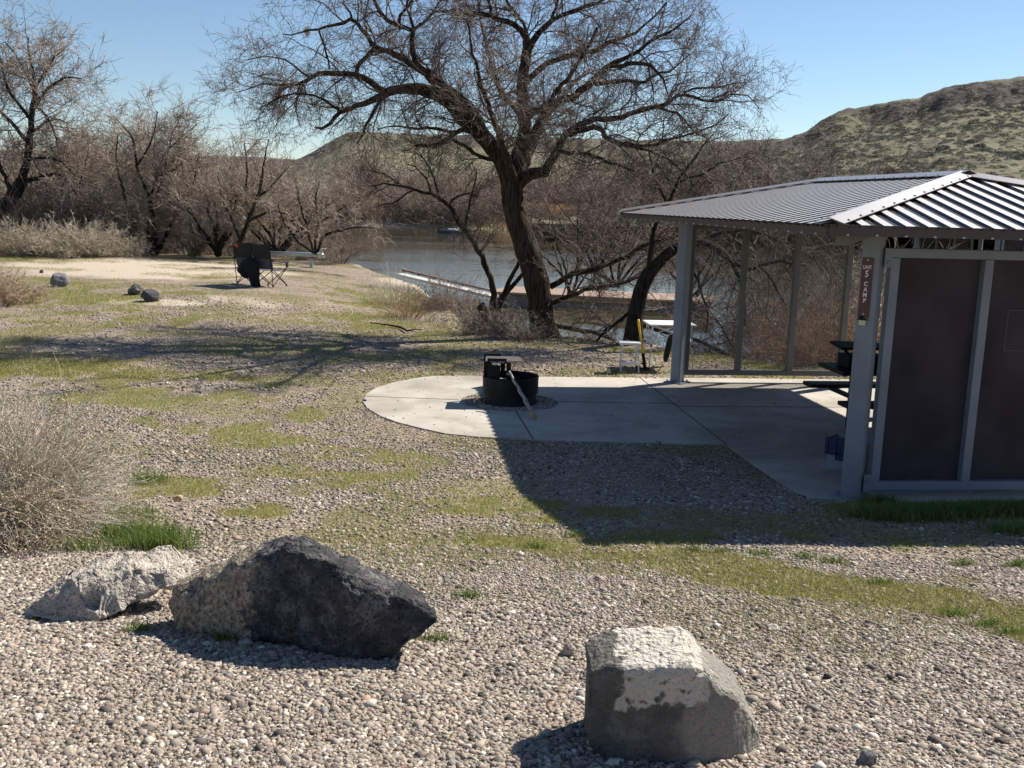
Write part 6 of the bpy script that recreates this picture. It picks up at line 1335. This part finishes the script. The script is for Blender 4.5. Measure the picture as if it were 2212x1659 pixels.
def tuft(n, px, py, rx, ry, seed):
    q = np.random.default_rng(seed); c = GG(px, py); a = q.normal(size=(n, 2)) * [rx, ry]; X = c[0] + a[:, 0]; Y = c[1] + a[:, 1]; return np.stack([X, Y, height(X, Y) - .005], 1)
N2 = 260000; y = 2.8 + 16 * r.random(N2) ** 1.5; x = (r.random(N2) * 2 - 1) * (y * .56 + .3); gm = grass_mask(x, y); kp = (r.random(N2) < .05 + .35 * gm) & _pc(x, y); x, y = x[kp], y[kp]; z = height(x, y); k = in_view(x, y, z)
blades('dry_straw', 'bits of dry straw and dead grass lying over the gravel', np.stack([x, y, z + .002], 1)[k], .045, .0013, M_straw, 6.0, 66, .1)
P_ = np.concatenate([tuft(1500, 300, 1165, .16, .09, 1), tuft(900, 345, 1185, .12, .05, 2), tuft(500, 250, 1120, .15, .1, 3), tuft(300, 320, 1040, .10, .1, 4), tuft(200, 180, 1190, .12, .04, 14)]); blades('green_grass_tuft', 'bright green grass clump at the foot of the grey foreground bush', P_, .14, .0024, M_grassg, .6, 8, .5)
P_ = np.concatenate([tuft(int(1100 + 900 * ((k * 37) % 5) / 4), 1890 + 27 * k, 1088 + (k * 29) % 31 + k, .10 + .05 * ((k * 7) % 3), .05 + .03 * ((k * 5) % 3), 30 + k) for k in range(13)] + [tuft(500, 2190, 1150, .12, .1, 41)]); P_ = P_[pad_clear(P_[:, 0], P_[:, 1])]; blades('shaded_grass', 'taller dark green grass along the foot of the brown shelter panel', P_, .12, .003, M_grassg, .5, 9, .4)
P_ = np.concatenate([tuft(140, a_, b_, .045, .02, 50 + i) for i, (a_, b_) in enumerate([(488, 1385), (1500, 1192), (1560, 1195), (1640, 1200), (1740, 1206), (1800, 1216), (2080, 1222), (2190, 1225), (2212, 1222), (455, 1340), (300, 1365), (90, 1325), (940, 1385), (2130, 1352), (2180, 1370), (2060, 1330), (1900, 1262), (1160, 1185), (1240, 1160), (1010, 1290)])]); blades('grass_sprigs', 'scattered fresh green grass sprigs on the gravel', P_, .065, .0022, M_grassg, .7, 10, .4)
# ---------------------------------------------------------------- gravel pebbles (real stones)
bm = bmesh.new(); bmesh.ops.create_icosphere(bm, subdivisions=1, radius=1); I0 = np.array([v.co[:] for v in bm.verts]); F0 = np.array([[v.index for v in f.verts] for f in bm.faces]); bm.free()
def mat_pebble():
    m, nt, N, L, P = nm('pebbles'); g = N.new('ShaderNodeNewGeometry')
    rp = ramp(N, [(0, (.06, .055, .05)), (.12, (.13, .11, .095)), (.25, (.25, .205, .165)), (.42, (.34, .275, .215)), (.55, (.22, .205, .19)), (.68, (.38, .315, .245)), (.80, (.30, .255, .21)), (.90, (.48, .415, .33)), (.96, (.64, .59, .52)), (1, (.36, .23, .165))]); L.new(g.outputs['Random Per Island'], rp.inputs[0])
    tc = N.new('ShaderNodeTexCoord'); n = N.new('ShaderNodeTexNoise'); n.inputs['Scale'].default_value = 120; n.inputs['Detail'].default_value = 3; L.new(tc.outputs['Object'], n.inputs['Vector'])
    r2 = ramp(N, [(.3, (.75, .75, .75)), (.7, (1.15, 1.15, 1.15))]); L.new(n.outputs['Fac'], r2.inputs[0]); x = N.new('ShaderNodeMix'); x.data_type = 'RGBA'; x.blend_type = 'MULTIPLY'; x.inputs[0].default_value = 1; L.new(rp.outputs[0], x.inputs[6]); L.new(r2.outputs[0], x.inputs[7])
    L.new(x.outputs[2], P.inputs['Base Color']); P.inputs['Roughness'].default_value = .8; P.inputs['Specular IOR Level'].default_value = .25; return m
M_peb = mat_pebble()
def pebbles(name, label, xyz, s_, seed, flat=(.45, .8)):
    q = np.random.default_rng(seed); n = len(xyz); sh_ = np.stack([q.uniform(.8, 1.35, n), q.uniform(.65, 1.0, n), q.uniform(*flat, n)], 1)
    J = I0[None] * (1 + q.uniform(-.2, .2, (n, 12, 1))) * sh_[:, None, :] * s_[:, None, None]
    a = q.uniform(0, 6.28, n); t = q.uniform(-.5, .5, n); ca, sa, ct, st_ = np.cos(a)[:, None], np.sin(a)[:, None], np.cos(t)[:, None], np.sin(t)[:, None]
    X, Y, Z = J[..., 0], J[..., 1], J[..., 2]; X, Z = X * ct - Z * st_, X * st_ + Z * ct; X, Y = X * ca - Y * sa, X * sa + Y * ca
    V = np.stack([X, Y, Z], -1) + xyz[:, None, :]; F = (F0[None] + (np.arange(n) * 12)[:, None, None]).reshape(-1, 3)
    o = mesh_obj(name, V.reshape(-1, 3), F, M_peb, smooth=False); return tag(o, label, kind='stuff')
def peb_field(n, y0, y1, smin, smax, seed, pw=1.0, gthr=.55):
    q = np.random.default_rng(seed); y = y0 + (y1 - y0) * q.random(n) ** pw; x = (q.random(n) * 2 - 1) * (y * .56 + .25); gm = grass_mask(x, y); sm = sand_mask(x, y); s = (smin + (smax - smin) * q.random(n) ** 3.2) * (.72 + .75 * fbm(x * .9, y * .9, 3, 222)); s = np.where(q.random(n) < .004, s * 0 + q.uniform(.016, .03, n), s)
    k = (q.random(n) > gm * gthr) & (q.random(n) > .6 * sst(.45, .62, fbm(x * .8, y * .8, 3, 123)) * sst(4.5, 7, y)) & pad_clear(x, y) & (q.random(n) > sm * .85); x, y, s = x[k], y[k], s[k]; z = height(x, y); k = in_view(x, y, z, 90); x, y, z, s = x[k], y[k], z[k], s[k]
    on = ~_pc(x, y); return np.stack([x, y, np.where(on, PZ + s * .2, z + s * .12)], 1), s
A1, s1 = peb_field(360000, 2.6, 6.5, .0032, .0145, 1, gthr=.8); pebbles('gravel', 'coarse pinkish-tan pebble gravel over the ground', np.concatenate([A1]), s1, 2)
A2, s2 = peb_field(150000, 6.4, 12.5, .006, .019, 3, gthr=.95); pebbles('gravel', 'coarse pinkish-tan pebble gravel over the ground', A2, s2, 4)
A3, s3 = peb_field(60000, 12.3, 24, .010, .028, 5, gthr=1.0); pebbles('gravel', 'coarse pinkish-tan pebble gravel over the ground', A3, s3, 6)
# stones in the ring around the fire pit
q = np.random.default_rng(9); n = 2600; a = q.uniform(0, 6.28, n); rr2 = .40 + (.64 - .40) * q.random(n); Xr = FIRE[0] + rr2 * np.cos(a); Yr_ = FIRE[1] + rr2 * .96 * np.sin(a); pebbles('fire_ring_gravel', 'dark gravel in the round opening of the slab', np.stack([Xr, Yr_, np.full(n, .012)], 1), q.uniform(.008, .02, n), 10)
# debris specks on the slab
q = np.random.default_rng(19); n = 260; xx = q.uniform(-1.9, 5, n); yy2 = q.uniform(9.5, 15.2, n); k = ~pad_clear(xx, yy2); xx, yy2 = xx[k], yy2[k]
o = pebbles('slab_debris', 'small dark crumbs and leaf bits scattered on the slab', np.stack([xx, yy2, np.full(len(xx), PZ + .003)], 1), q.uniform(.005, .014, len(xx)), 20, (.2, .4)); o.data.materials.clear(); o.data.materials.append(simple('debris', (.05, .035, .028), .9))
